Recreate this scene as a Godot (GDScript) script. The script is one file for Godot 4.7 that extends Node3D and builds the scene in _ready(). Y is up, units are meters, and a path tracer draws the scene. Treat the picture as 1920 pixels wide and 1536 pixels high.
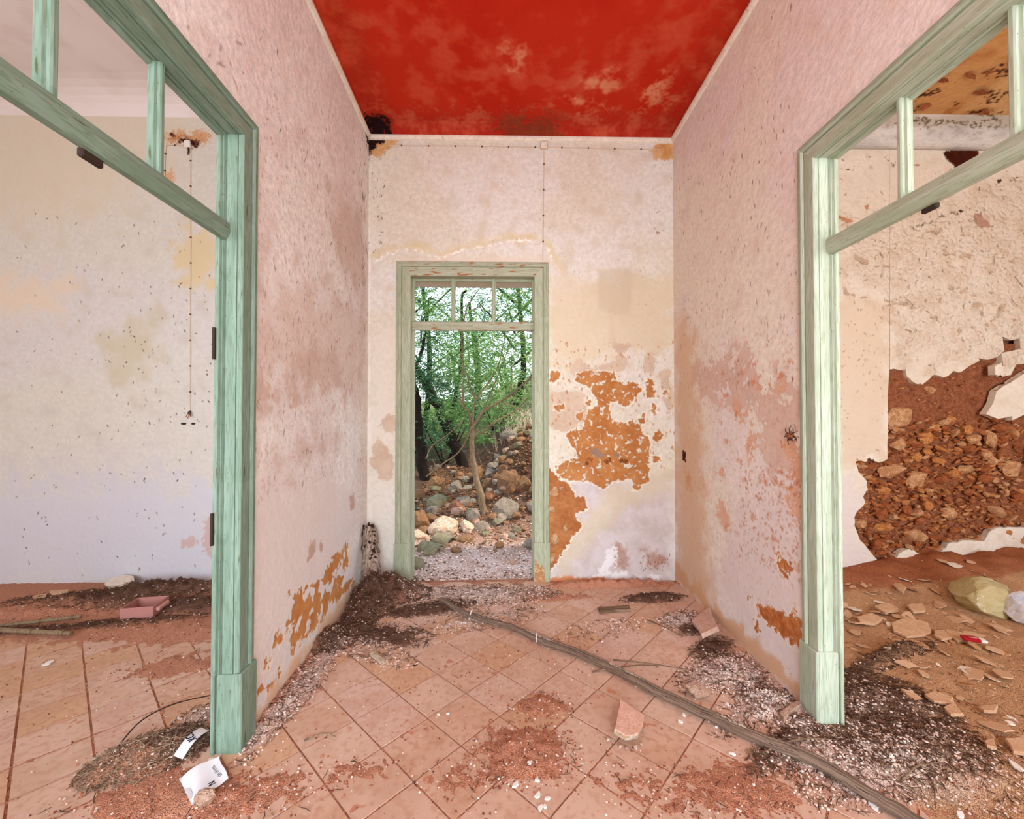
extends Node3D

var used := {}
var M := {}
var rng := RandomNumberGenerator.new()


func _ready():
	rng.seed = 4711
	camera_and_light()
	make_materials()
	shell()
	doors()
	floors()
	wall_fittings()
	debris()
	rubbish()
	garden()


# ------------------------------------------------------------------ camera, sky, light
func camera_and_light():
	var cam := Camera3D.new()
	cam.name = "camera"
	cam.fov = 88.83
	cam.near = 0.05
	cam.far = 200.0
	add_child(cam)
	cam.position = Vector3(0, 1.25, 0)
	cam.rotation = Vector3(0.01531, -0.04334, 0)
	cam.current = true

	var env := Environment.new()
	var sky := Sky.new()
	var sm := ProceduralSkyMaterial.new()
	sm.sky_top_color = Color(0.80, 0.88, 1.0)
	sm.sky_horizon_color = Color(0.97, 0.98, 1.0)
	sm.ground_horizon_color = Color(0.75, 0.72, 0.68)
	sm.ground_bottom_color = Color(0.6, 0.55, 0.5)
	sm.sky_energy_multiplier = 1.0
	sky.sky_material = sm
	env.background_mode = Environment.BG_SKY
	env.sky = sky
	env.background_energy_multiplier = 3.0
	env.tonemap_mode = Environment.TONE_MAPPER_LINEAR
	env.tonemap_exposure = 1.1
	env.sdfgi_enabled = true
	env.ssao_enabled = true
	env.ssil_enabled = true
	var we := WorldEnvironment.new()
	we.name = "world_environment"
	we.environment = env
	add_child(we)

	var sun := DirectionalLight3D.new()
	sun.name = "sun"
	sun.light_color = Color(1.0, 0.95, 0.86)
	sun.light_energy = 1.5
	sun.light_angular_distance = 2.0
	sun.shadow_enabled = true
	add_child(sun)
	sun.look_at_from_position(Vector3(6.0, 9.0, -3.0), Vector3(0, 0, -4.2), Vector3.UP)

	# area lights added at the front wall openings behind the photographer, boosting the daylight
	area("daylight_boost_hall", Vector3(0.2, 1.5, 1.78), Vector3(0, 0, 0), Vector2(1.9, 2.7), 14.5, Color(0.86, 0.95, 1.0))
	area("daylight_boost_west_room", Vector3(-2.5, 1.6, 1.78), Vector3(0, 0, 0), Vector2(2.0, 2.2), 10.5, Color(0.88, 0.95, 1.0))
	area("daylight_boost_east_room", Vector3(2.9, 1.6, 1.78), Vector3(0, 0, 0), Vector2(2.0, 2.2), 12.0, Color(0.92, 0.97, 1.0))


func area(called: String, at: Vector3, turn: Vector3, size: Vector2, energy: float, c: Color):
	var l := AreaLight3D.new()
	l.name = called
	l.area_size = size
	l.light_energy = energy
	l.light_color = c
	l.area_range = 20.0
	l.shadow_enabled = true
	add_child(l)
	l.position = at
	l.rotation = turn


# ------------------------------------------------------------------ naming
func numbered(called: String) -> String:
	if not used.has(called):
		used[called] = 0
		return called
	used[called] += 1
	return "%s_%03d" % [called, used[called]]


func tag(o: Node3D, label: String, category: String, group := "", kind := ""):
	o.set_meta("label", label)
	o.set_meta("category", category)
	if group != "":
		o.set_meta("group", group)
	if kind != "":
		o.set_meta("kind", kind)
	return o


func thing(called: String, label: String, category: String, at := Vector3.ZERO, group := "", kind := "") -> Node3D:
	var o := Node3D.new()
	o.name = numbered(called)
	add_child(o)
	o.position = at
	tag(o, label, category, group, kind)
	return o


func part(called: String, mesh: Mesh, mat: Material, parent: Node3D, xf := Transform3D.IDENTITY) -> MeshInstance3D:
	var o := MeshInstance3D.new()
	o.mesh = mesh
	o.material_override = mat
	o.name = called if parent.get_node_or_null(NodePath(called)) == null else free_name(called, parent)
	parent.add_child(o, true)
	o.transform = xf
	return o


func free_name(called: String, parent: Node3D) -> String:
	var key := str(parent.get_instance_id()) + called
	used[key] = used.get(key, 0) + 1
	return "%s_%03d" % [called, used[key]]


func solo(called: String, mesh: Mesh, mat: Material, label: String, category: String, group := "", kind := "", xf := Transform3D.IDENTITY) -> MeshInstance3D:
	var o := MeshInstance3D.new()
	o.mesh = mesh
	o.material_override = mat
	o.name = numbered(called)
	add_child(o)
	o.transform = xf
	tag(o, label, category, group, kind)
	return o


# ------------------------------------------------------------------ mesh helpers
func begin() -> SurfaceTool:
	var st := SurfaceTool.new()
	st.begin(Mesh.PRIMITIVE_TRIANGLES)
	return st


func tri(st: SurfaceTool, a: Vector3, b: Vector3, c: Vector3, out: Vector3, us := []):
	# one flat triangle that faces «out»
	var n := (b - a).cross(c - a)
	if n.length_squared() < 1e-16:
		return
	n = n.normalized()
	var q := [a, c, b]
	var t := [0, 2, 1]
	if n.dot(out) < 0.0:
		n = -n
		q = [a, b, c]
		t = [0, 1, 2]
	for i in 3:
		st.set_normal(n)
		if us.size():
			st.set_uv(us[t[i]])
		else:
			var p: Vector3 = q[i]
			var an := n.abs()
			st.set_uv(Vector2(p.z, -p.y) if an.x > an.y and an.x > an.z else (Vector2(p.x, p.z) if an.y > an.z else Vector2(p.x, -p.y)))
		st.add_vertex(q[i])


func quad(st: SurfaceTool, a: Vector3, b: Vector3, c: Vector3, d: Vector3, out: Vector3, us := []):
	if us.size():
		tri(st, a, b, c, out, [us[0], us[1], us[2]])
		tri(st, a, c, d, out, [us[0], us[2], us[3]])
	else:
		tri(st, a, b, c, out)
		tri(st, a, c, d, out)


func bx(st: SurfaceTool, lo: Vector3, hi: Vector3, b := 0.003, xf := Transform3D.IDENTITY):
	# box with chamfered edges
	var c := (lo + hi) * 0.5
	var h := (hi - lo) * 0.5
	b = minf(b, minf(h.x, minf(h.y, h.z)) * 0.9)
	var f := func(sx: int, sy: int, sz: int, axis: int) -> Vector3:
		var v := Vector3(sx * (h.x - b), sy * (h.y - b), sz * (h.z - b))
		v[axis] += b * [sx, sy, sz][axis]
		return xf * (c + v)
	var o := xf * c
	var sg := [-1, 1]
	for s in sg:
		var q: Array = [[], [], []]
		for k in [[-1, -1], [1, -1], [1, 1], [-1, 1]]:
			q[0].append(f.call(s, k[0], k[1], 0))
			q[1].append(f.call(k[0], s, k[1], 1))
			q[2].append(f.call(k[0], k[1], s, 2))
		for i in 3:
			quad(st, q[i][0], q[i][1], q[i][2], q[i][3], (q[i][0] + q[i][2]) * 0.5 - o)
	if b <= 0.0:
		return
	for s in sg:
		for t in sg:
			var e := [f.call(-1, s, t, 1), f.call(1, s, t, 1), f.call(1, s, t, 2), f.call(-1, s, t, 2)]
			quad(st, e[0], e[1], e[2], e[3], (e[0] + e[2]) * 0.5 - o)
			e = [f.call(s, -1, t, 0), f.call(s, 1, t, 0), f.call(s, 1, t, 2), f.call(s, -1, t, 2)]
			quad(st, e[0], e[1], e[2], e[3], (e[0] + e[2]) * 0.5 - o)
			e = [f.call(s, t, -1, 0), f.call(s, t, 1, 0), f.call(s, t, 1, 1), f.call(s, t, -1, 1)]
			quad(st, e[0], e[1], e[2], e[3], (e[0] + e[2]) * 0.5 - o)
			for r in sg:
				var v := [f.call(s, t, r, 0), f.call(s, t, r, 1), f.call(s, t, r, 2)]
				tri(st, v[0], v[1], v[2], (v[0] + v[1] + v[2]) / 3.0 - o)


func tube(st: SurfaceTool, pts: Array, radii: Array, sides := 8, squash := 1.0, rough := 0.0, sd := 0):
	# a smooth tube along points; radii one per point
	var n := pts.size()
	var noise := FastNoiseLite.new()
	noise.seed = sd
	noise.frequency = 9.0
	var rings := []
	var up := Vector3.UP
	for i in n:
		var d: Vector3 = (pts[mini(i + 1, n - 1)] - pts[maxi(i - 1, 0)]).normalized()
		if absf(d.dot(up)) > 0.95:
			up = Vector3(1, 0, 0.3).normalized()
		var x := up.cross(d).normalized()
		var y := d.cross(x).normalized()
		var ring := []
		for k in sides:
			var a := TAU * k / sides
			var nn := (x * cos(a) + y * sin(a) * squash)
			var r: float = radii[i]
			if rough > 0.0:
				r *= 1.0 + rough * noise.get_noise_3d(pts[i].x + cos(a) * 0.3, pts[i].y + sin(a) * 0.3, pts[i].z)
			ring.append([pts[i] + nn * r, nn.normalized()])
		rings.append(ring)
	var along := 0.0
	for i in n - 1:
		var step: float = (pts[i + 1] - pts[i]).length()
		for k in sides:
			var k2 := (k + 1) % sides
			var q := [rings[i][k], rings[i][k2], rings[i + 1][k2], rings[i + 1][k]]
			var us := [Vector2(float(k) / sides, along), Vector2(float(k + 1) / sides, along), Vector2(float(k + 1) / sides, along + step), Vector2(float(k) / sides, along + step)]
			for t in [[0, 2, 1], [0, 3, 2]]:
				for j in t:
					st.set_normal(q[j][1])
					st.set_uv(us[j])
					st.add_vertex(q[j][0])
		along += step
	for e in [0, n - 1]:
		var c: Vector3 = pts[e]
		var o: Vector3 = (pts[0] - pts[1]) if e == 0 else (pts[n - 1] - pts[n - 2])
		for k in sides:
			tri(st, c, rings[e][k][0], rings[e][(k + 1) % sides][0], o)


func smooth_path(ctrl: Array, per := 6, wob := 0.0) -> Array:
	var c := Curve3D.new()
	for i in ctrl.size():
		var t: Vector3 = (ctrl[mini(i + 1, ctrl.size() - 1)] - ctrl[maxi(i - 1, 0)]) / 6.0
		c.add_point(ctrl[i], -t, t)
	var out := []
	for i in ctrl.size() - 1:
		for k in per:
			out.append(c.sample(i, float(k) / per) + Vector3(rng.randfn(), rng.randfn(), rng.randfn()) * wob)
	out.append(ctrl[-1])
	return out


func taper(n: int, a: float, b: float) -> Array:
	var o := []
	for i in n:
		o.append(lerpf(a, b, float(i) / maxi(n - 1, 1)))
	return o


func prism(st: SurfaceTool, poly: PackedVector2Array, y0: float, y1: float, xf := Transform3D.IDENTITY, bev := 0.0):
	# a flat slab with the outline «poly» (x, z) between two heights, its top edge bevelled
	var area2 := 0.0
	for i in poly.size():
		area2 += poly[i].cross(poly[(i + 1) % poly.size()])
	if area2 < 0.0:
		poly.reverse()
	var top := poly
	if bev > 0.0:
		var c := Vector2.ZERO
		for p in poly:
			c += p / poly.size()
		top = PackedVector2Array()
		for p in poly:
			top.append(p + (c - p).normalized() * bev)
	var ix := Geometry2D.triangulate_polygon(top)
	var up := xf.basis.y
	for i in range(0, ix.size(), 3):
		tri(st, xf * Vector3(top[ix[i]].x, y1, top[ix[i]].y), xf * Vector3(top[ix[i + 1]].x, y1, top[ix[i + 1]].y), xf * Vector3(top[ix[i + 2]].x, y1, top[ix[i + 2]].y), up)
		tri(st, xf * Vector3(poly[ix[i]].x, y0, poly[ix[i]].y), xf * Vector3(poly[ix[i + 1]].x, y0, poly[ix[i + 1]].y), xf * Vector3(poly[ix[i + 2]].x, y0, poly[ix[i + 2]].y), -up)
	for i in poly.size():
		var j := (i + 1) % poly.size()
		var d := poly[j] - poly[i]
		var o := xf.basis * Vector3(d.y, 0, -d.x)
		quad(st, xf * Vector3(poly[i].x, y0, poly[i].y), xf * Vector3(poly[j].x, y0, poly[j].y), xf * Vector3(top[j].x, y1, top[j].y), xf * Vector3(top[i].x, y1, top[i].y), o)


func stone_mesh(size: Vector3, sd: int, n := 6, cuts := 7, rough := 0.10) -> ArrayMesh:
	# a cube-sphere, roughened and cut by random planes: a broken field stone, resting on y = 0 at its widest
	var r := RandomNumberGenerator.new()
	r.seed = sd
	var noise := FastNoiseLite.new()
	noise.seed = sd
	noise.frequency = 0.9
	noise.fractal_octaves = 3
	var planes := []
	for i in cuts:
		planes.append([Vector3(r.randfn(), r.randfn(), r.randfn()).normalized(), r.randf_range(0.55, 0.82)])
	var f := func(p: Vector3) -> Vector3:
		p = p.normalized()
		p *= 1.0 + rough * 2.0 * noise.get_noise_3d(p.x * 1.6, p.y * 1.6, p.z * 1.6)
		for q in planes:
			var e: float = p.dot(q[0]) - q[1]
			if e > 0.0:
				p -= q[0] * e * 0.92
		p += p * rough * 0.35 * noise.get_noise_3d(p.x * 5.0 + 9.0, p.y * 5.0, p.z * 5.0)
		return p * size * 0.5
	var st := begin()
	st.set_smooth_group(-1)
	for axis in 3:
		for s in [-1.0, 1.0]:
			for i in n:
				for j in n:
					var q := []
					for k in [[0, 0], [1, 0], [1, 1], [0, 1]]:
						var v := Vector3.ZERO
						v[axis] = s
						v[(axis + 1) % 3] = tan((float(i + k[0]) / n - 0.5) * PI * 0.5)
						v[(axis + 2) % 3] = tan((float(j + k[1]) / n - 0.5) * PI * 0.5)
						q.append(f.call(v))
					quad(st, q[0], q[1], q[2], q[3], (q[0] + q[2]))
	return st.commit()


func shard_poly(r: RandomNumberGenerator, size: float, k := 6, thin := 0.6) -> PackedVector2Array:
	var p := PackedVector2Array()
	for i in k:
		var a := TAU * (i + r.randf_range(-0.3, 0.3)) / k
		p.append(Vector2(cos(a), sin(a) * thin) * size * r.randf_range(0.65, 1.1))
	return p


func frame_xf(o: Vector3, u: Vector3) -> Transform3D:
	u = u.normalized()
	return Transform3D(Basis(u, Vector3.UP, u.cross(Vector3.UP)), o)


var FB := frame_xf(Vector3(0, 0, -3.19), Vector3(1, 0, 0.025))
var FL := frame_xf(Vector3(-0.957, 0, 0), Vector3(0, 0, -1))
var FR := frame_xf(Vector3(1.385, 0, -3.155), Vector3(-0.055, 0, 1.455))


# ------------------------------------------------------------------ procedural textures
func noise_bytes(w: int, h: int, freq: float, sd: int, oct := 3, sx := 1.0, sy := 1.0, ridged := false) -> PackedByteArray:
	var n := FastNoiseLite.new()
	n.seed = sd
	n.frequency = freq
	n.fractal_octaves = oct
	n.fractal_type = FastNoiseLite.FRACTAL_RIDGED if ridged else FastNoiseLite.FRACTAL_FBM
	var ww := maxi(8, int(w / sx))
	var hh := maxi(8, int(h / sy))
	var im := n.get_image(ww, hh, false, false, true)
	im.convert(Image.FORMAT_L8)
	if ww != w or hh != h:
		im.resize(w, h, Image.INTERPOLATE_CUBIC)
	return im.get_data()


func lin(c: Color) -> Vector3:
	return Vector3(c.r, c.g, c.b)


func sdf_map(polys: Array, u0: float, v1: float, ppm: float, bx0: int, by0: int, bw: int, bh: int, closed: bool) -> PackedFloat32Array:
	# signed distance (metres) to the polygons, or distance to the open lines, over a pixel window; computed coarsely and enlarged
	var cell := 5
	var cw := bw / cell + 2
	var ch := bh / cell + 2
	var raw := PackedFloat32Array()
	raw.resize(cw * ch)
	for j in ch:
		for i in cw:
			var p := Vector2(u0 + (bx0 + (i + 0.5) * cell) / ppm, v1 - (by0 + (j + 0.5) * cell) / ppm)
			var best := 1e9
			for poly: PackedVector2Array in polys:
				var d2 := 1e9
				var inside := false
				var n := poly.size()
				var a := poly[n - 1]
				for k in n:
					var b := poly[k]
					if closed or k > 0:
						var e := b - a
						var w := p - a
						var t := clampf(w.dot(e) / maxf(e.length_squared(), 1e-9), 0.0, 1.0)
						d2 = minf(d2, (w - e * t).length_squared())
						if closed and (a.y > p.y) != (b.y > p.y) and p.x < (b.x - a.x) * (p.y - a.y) / (b.y - a.y) + a.x:
							inside = not inside
					a = b
				var d := sqrt(d2)
				best = minf(best, -d if inside else d)
			raw[j * cw + i] = best
	var im := Image.create_from_data(cw, ch, false, Image.FORMAT_RF, raw.to_byte_array())
	im.resize(cw * cell, ch * cell, Image.INTERPOLATE_BILINEAR)
	im.crop(bw, bh)
	return im.get_data().to_float32_array()


func poly_of(a: Array) -> PackedVector2Array:
	var p := PackedVector2Array()
	for i in range(0, a.size(), 2):
		p.append(Vector2(a[i], a[i + 1]))
	return p


func paint(w: float, h: float, u0: float, v0: float, ppm: float, sd: int, base: Array, layers: Array) -> Array:
	# [albedo, height] of a wall w x h metres whose lower corner is (u0, v0). base: three colours and the grain's strength
	var W := int(w * ppm)
	var H := int(h * ppm)
	var v1 := v0 + h
	var nA := noise_bytes(W, H, 0.9 / ppm, sd, 4)
	var nB := noise_bytes(W, H, 5.0 / ppm, sd + 1, 4)
	var nC := noise_bytes(W, H, 22.0 / ppm, sd + 2, 3)
	var nD := noise_bytes(W, H, 90.0 / ppm, sd + 3, 2)
	var R := PackedFloat32Array()
	var G := PackedFloat32Array()
	var B := PackedFloat32Array()
	var Z := PackedFloat32Array()
	for a in [R, G, B, Z]:
		a.resize(W * H)
	R.resize(W * H)
	G.resize(W * H)
	B.resize(W * H)
	Z.resize(W * H)
	var c0 := lin(base[0])
	var c1 := lin(base[1])
	var c2 := lin(base[2])
	var grain: float = base[3]
	for i in W * H:
		var a := nA[i] / 255.0
		var b := nB[i] / 255.0
		var c := c0.lerp(c1, smoothstep(0.35, 0.7, a))
		c = c.lerp(c2, smoothstep(0.5, 0.9, b * 0.7 + nC[i] / 850.0) * 0.8)
		var g := 1.0 + (nD[i] / 255.0 - 0.5) * grain + (nC[i] / 255.0 - 0.5) * grain
		R[i] = c.x * g
		G[i] = c.y * g
		B[i] = c.z * g
		Z[i] = 0.5 + (b - 0.5) * 0.10 + (nC[i] / 255.0 - 0.5) * 0.10 + (nD[i] / 255.0 - 0.5) * 0.05
	var r := RandomNumberGenerator.new()
	r.seed = sd
	for L: Dictionary in layers:
		if L.has("specks"):
			var q: Array = L.specks
			for k in L.n:
				var cu: float = lerpf(q[0], q[2], r.randf())
				var cv: float = lerpf(q[1], q[3], r.randf())
				var len: float = L.get("len", 0.012) * r.randf_range(0.3, 1.3)
				var wid: float = L.get("wid", 0.003) * r.randf_range(0.5, 1.2)
				var dirn := Vector2(r.randfn() * L.get("lean", 0.3), 1.0).normalized()
				var o: float = L.get("o", 0.8) * r.randf_range(0.4, 1.0)
				var cc := lin(L.c)
				var x0 := int((cu - u0 - len) * ppm)
				var y0 := int((v1 - cv - len) * ppm)
				var m := int(len * 2.0 * ppm) + 2
				for y in range(maxi(y0, 0), mini(y0 + m, H)):
					for x in range(maxi(x0, 0), mini(x0 + m, W)):
						var d := Vector2(u0 + (x + 0.5) / ppm - cu, v1 - (y + 0.5) / ppm - cv)
						var e := Vector2(d.dot(dirn) / len, d.cross(dirn) / wid).length()
						var al := o * (1.0 - smoothstep(0.5, 1.5, e))
						if al > 0.01:
							var i := y * W + x
							R[i] = lerpf(R[i], cc.x, al)
							G[i] = lerpf(G[i], cc.y, al)
							B[i] = lerpf(B[i], cc.z, al)
			continue
		var polys := []
		var lo := Vector2(1e9, 1e9)
		var hi := -lo
		for a in L.p:
			var pl := poly_of(a)
			polys.append(pl)
			for q in pl:
				lo = lo.min(q)
				hi = hi.max(q)
		var n1: float = L.get("n1", 0.0)
		var n2: float = L.get("n2", 0.0)
		var n3: float = L.get("n3", 0.0)
		var e: float = L.get("e", 0.004)
		var wd: float = L.get("w", 0.0)
		var pad := n1 + n2 + n3 + e + wd + 0.01
		var x0 := clampi(int((lo.x - pad - u0) * ppm), 0, W)
		var x1 := clampi(int((hi.x + pad - u0) * ppm), 0, W)
		var y0 := clampi(int((v1 - hi.y - pad) * ppm), 0, H)
		var y1 := clampi(int((v1 - lo.y + pad) * ppm), 0, H)
		if x1 - x0 < 2 or y1 - y0 < 2:
			continue
		var sd_map := sdf_map(polys, u0, v1, ppm, x0, y0, x1 - x0, y1 - y0, wd <= 0.0)
		var ca := lin(L.c)
		var cb := lin(L.get("c2", L.c))
		var op: float = L.get("o", 1.0)
		var dz: float = L.get("z", 0.0)
		var isl: float = L.get("isl", 0.0)
		var rim: float = L.get("rim", 0.0)
		var bumpy: float = L.get("bumpy", 0.0)
		var nE := PackedByteArray()
		var ridge: bool = L.has("ridge")
		if ridge:
			nE = noise_bytes(x1 - x0, y1 - y0, L.ridge / ppm, sd + 55, 3, 1.0, L.get("flat", 1.0), true)
		if isl > 0.0:
			nE = noise_bytes(x1 - x0, y1 - y0, L.get("islf", 9.0) / ppm, sd + 77, 4, 1.0, 1.0)
		var bw := x1 - x0
		for y in range(y0, y1):
			for x in range(x0, x1):
				var i := y * W + x
				var k := (y - y0) * bw + x - x0
				var b := nB[i] / 255.0
				var c := nC[i] / 255.0
				var d: float = wd - sd_map[k] + n1 * (b - 0.5) * 2.0 + n2 * (c - 0.5) * 2.0 + n3 * (nD[i] / 127.5 - 1.0)
				if d < -e * 4.0:
					continue
				var al := smoothstep(-e, e, d)
				if ridge:
					al *= smoothstep(0.90, 0.97, nE[k] / 255.0)
				if isl > 0.0:
					al *= 1.0 - smoothstep(isl - 0.03, isl + 0.03, nE[k] / 255.0)
				if rim > 0.0:
					var rr := exp(-pow(d / (e * 2.5) + 1.2, 2.0)) * rim
					R[i] = lerpf(R[i], 0.97, rr)
					G[i] = lerpf(G[i], 0.92, rr)
					B[i] = lerpf(B[i], 0.84, rr)
				if al <= 0.003:
					continue
				var t := clampf((b - 0.5) * 1.6 + (c - 0.5) * 0.8 + 0.5, 0.0, 1.0)
				var s := al * op
				R[i] = lerpf(R[i], lerpf(ca.x, cb.x, t), s)
				G[i] = lerpf(G[i], lerpf(ca.y, cb.y, t), s)
				B[i] = lerpf(B[i], lerpf(ca.z, cb.z, t), s)
				Z[i] += al * (dz + bumpy * (b + c - 1.0))
	var bytes := PackedByteArray()
	bytes.resize(W * H * 3)
	var hb := PackedByteArray()
	hb.resize(W * H)
	for i in W * H:
		bytes[i * 3] = int(clampf(R[i], 0.0, 1.0) * 255.0)
		bytes[i * 3 + 1] = int(clampf(G[i], 0.0, 1.0) * 255.0)
		bytes[i * 3 + 2] = int(clampf(B[i], 0.0, 1.0) * 255.0)
		hb[i] = int(clampf(Z[i], 0.0, 1.0) * 255.0)
	return [ImageTexture.create_from_image(Image.create_from_data(W, H, false, Image.FORMAT_RGB8, bytes)), ImageTexture.create_from_image(Image.create_from_data(W, H, false, Image.FORMAT_L8, hb))]


func wall_mat(t: Array, relief := 1.2) -> StandardMaterial3D:
	var m := StandardMaterial3D.new()
	m.albedo_texture = t[0]
	m.roughness = 0.95
	m.metallic_specular = 0.25
	m.texture_repeat = false
	m.heightmap_enabled = true
	m.heightmap_texture = t[1]
	m.heightmap_scale = relief
	return m


func grain_tex(size: int, sd: int, cols: Array, freq: float, sx: float, sy: float, worn := 0.0, wc := Color(0.5, 0.33, 0.2), fleck := 0.0, fc := Color(0.1, 0.08, 0.06)) -> ImageTexture:
	# three tones mixed by a noise that may be stretched, with worn patches and dark flecks
	var a := noise_bytes(size, size, freq, sd, 4, sx, sy)
	var b := noise_bytes(size, size, freq * 5.0, sd + 1, 3, sx, sy)
	var c := noise_bytes(size, size, freq * 1.3, sd + 2, 4, maxf(1.0, sx * 0.5), maxf(1.0, sy * 0.5))
	var d := noise_bytes(size, size, freq * 7.0, sd + 3, 2)
	var by := PackedByteArray()
	by.resize(size * size * 3)
	for i in size * size:
		var k: Color = cols[0].lerp(cols[1], smoothstep(0.25, 0.75, a[i] / 255.0))
		k = k.lerp(cols[2], smoothstep(0.45, 0.85, b[i] / 255.0) * 0.7)
		if worn > 0.0:
			k = k.lerp(wc, smoothstep(1.0 - worn, 1.04 - worn, c[i] / 255.0 * 0.8 + b[i] / 255.0 * 0.2))
		if fleck > 0.0:
			k = k.lerp(fc, smoothstep(1.0 - fleck, 1.02 - fleck, d[i] / 255.0))
		by[i * 3] = int(k.r * 255.0)
		by[i * 3 + 1] = int(k.g * 255.0)
		by[i * 3 + 2] = int(k.b * 255.0)
	return ImageTexture.create_from_image(Image.create_from_data(size, size, false, Image.FORMAT_RGB8, by))


func tri_mat(tex: Texture2D, scale: Vector3, rough := 0.9, world := false, relief_tex: Texture2D = null, relief := 0.3) -> StandardMaterial3D:
	var m := StandardMaterial3D.new()
	m.albedo_texture = tex
	m.roughness = rough
	m.metallic_specular = 0.3
	m.uv1_triplanar = true
	m.uv1_world_triplanar = world
	m.uv1_scale = scale
	m.uv1_triplanar_sharpness = 4.0
	if relief_tex:
		m.heightmap_enabled = true
		m.heightmap_texture = relief_tex
		m.heightmap_scale = relief
	return m


func flat_mat(c: Color, rough := 0.9, spec := 0.3) -> StandardMaterial3D:
	var m := StandardMaterial3D.new()
	m.albedo_color = c
	m.roughness = rough
	m.metallic_specular = spec
	return m


func c8(r: int, g: int, b: int) -> Color:
	return Color8(r, g, b)


func make_materials():
	# paints: stretched along the grain; the vertical and the horizontal pieces differ only in the grain's direction
	var paints := {
		"mint": [[c8(118, 138, 119), c8(132, 150, 133), c8(101, 119, 98)], 0.15, c8(86, 88, 62)],
		"pale": [[c8(166, 174, 150), c8(180, 186, 166), c8(148, 154, 128)], 0.14, c8(126, 126, 96)],
		"sage": [[c8(166, 170, 142), c8(180, 182, 156), c8(146, 148, 118)], 0.17, c8(130, 114, 86)],
		"sage_worn": [[c8(166, 168, 142), c8(180, 180, 156), c8(146, 144, 116)], 0.31, c8(160, 98, 60)],
	}
	var sd := 100
	for k in paints:
		var p: Array = paints[k]
		var t1 := grain_tex(320, sd, p[0], 0.03, 1.0, 5.0, p[1], p[2], 0.095, c8(70, 70, 52))
		M[k + "_up"] = tri_mat(t1, Vector3(2.4, 1.0, 2.4), 0.62, false, t1, 0.12)
		var t2 := grain_tex(320, sd + 9, p[0], 0.03, 5.0, 1.0, p[1], p[2], 0.095, c8(70, 70, 52))
		M[k + "_along"] = tri_mat(t2, Vector3(1.0, 2.4, 2.4), 0.62, false, t2, 0.12)
		sd += 31
	# terracotta in five tones, dusted over with red earth
	var tones := [[c8(204, 164, 140), c8(212, 174, 152), c8(196, 150, 124)], [c8(202, 160, 134), c8(210, 170, 146), c8(192, 144, 116)], [c8(206, 168, 144), c8(214, 178, 156), c8(198, 154, 128)], [c8(202, 158, 128), c8(208, 164, 132), c8(192, 142, 110)], [c8(204, 164, 142), c8(212, 176, 156), c8(196, 150, 128)]]
	M.tiles = []
	for i in 5:
		var t := grain_tex(384, 300 + i * 7, tones[i], 0.012, 1.0, 1.0, 0.20, c8(194, 132, 104), 0.10, c8(150, 88, 64))
		M.tiles.append(tri_mat(t, Vector3.ONE * (0.9 + 0.13 * i), 0.9, true, t, 0.15))
	var grit := grain_tex(384, 350, [c8(172, 114, 90), c8(188, 132, 106), c8(148, 90, 68)], 0.05, 1.0, 1.0, 0.18, c8(204, 158, 134), 0.2, c8(110, 58, 42))
	M.bed = tri_mat(grit, Vector3.ONE * 2.2, 1.0, true, grit, 1.0)
	var speck := grain_tex(512, 360, [Color(0.94, 0.93, 0.92), Color(1, 1, 1), Color(0.76, 0.73, 0.71)], 0.07, 1.0, 1.0, 0.26, Color(1, 1, 1), 0.25, Color(0.45, 0.40, 0.37))
	M.dirt = tri_mat(speck, Vector3.ONE * 1.7, 1.0, true, speck, 1.4)
	M.dirt.vertex_color_use_as_albedo = true
	M.soil = tri_mat(speck, Vector3.ONE * 0.8, 1.0, true, speck, 2.0)
	M.soil.vertex_color_use_as_albedo = true
	var tint := StandardMaterial3D.new()
	tint.vertex_color_use_as_albedo = true
	tint.roughness = 0.95
	tint.metallic_specular = 0.2
	M.tint = tint
	var old := grain_tex(320, 371, [c8(112, 86, 66), c8(146, 118, 94), c8(78, 56, 42)], 0.03, 9.0, 1.0, 0.2, c8(58, 40, 30), 0.2, c8(44, 28, 20))
	M.pole = StandardMaterial3D.new()
	M.pole.albedo_texture = grain_tex(320, 372, [c8(108, 84, 68), c8(140, 114, 94), c8(72, 52, 42)], 0.05, 1.0, 9.0, 0.30, c8(48, 34, 28), 0.12, c8(44, 28, 20))
	M.pole.roughness = 0.9
	M.pole.uv1_scale = Vector3(1, 1.5, 1)
	M.wood = tri_mat(old, Vector3(1.2, 4, 4), 0.9, false, old, 0.3)
	var rot := grain_tex(320, 380, [c8(150, 124, 104), c8(196, 176, 158), c8(92, 66, 52)], 0.03, 1.0, 3.0, 0.36, c8(52, 30, 22), 0.24, c8(232, 220, 208))
	M.rotten = tri_mat(rot, Vector3(5, 2, 5), 0.95, false, rot, 0.5)
	var rocks := {"grey": [c8(124, 112, 100), c8(150, 138, 124), c8(104, 84, 66)], "red": [c8(130, 84, 60), c8(158, 114, 88), c8(102, 60, 40)], "orange": [c8(136, 98, 66), c8(158, 122, 88), c8(112, 66, 38)], "pale": [c8(178, 150, 124), c8(204, 190, 174), c8(160, 104, 68)], "moss": [c8(118, 111, 86), c8(140, 131, 106), c8(96, 90, 64)], "pink": [c8(172, 136, 114), c8(188, 156, 136), c8(148, 108, 84)], "brown": [c8(124, 92, 66), c8(150, 114, 84), c8(92, 64, 44)]}
	for k in rocks:
		var t := grain_tex(256, 400 + k.length() * 13, rocks[k], 0.02, 1.0, 1.0, 0.2, rocks[k][2], 0.14, c8(70, 48, 34))
		M[k] = tri_mat(t, Vector3.ONE * 4.0, 0.92, true, t, 1.2)
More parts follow.
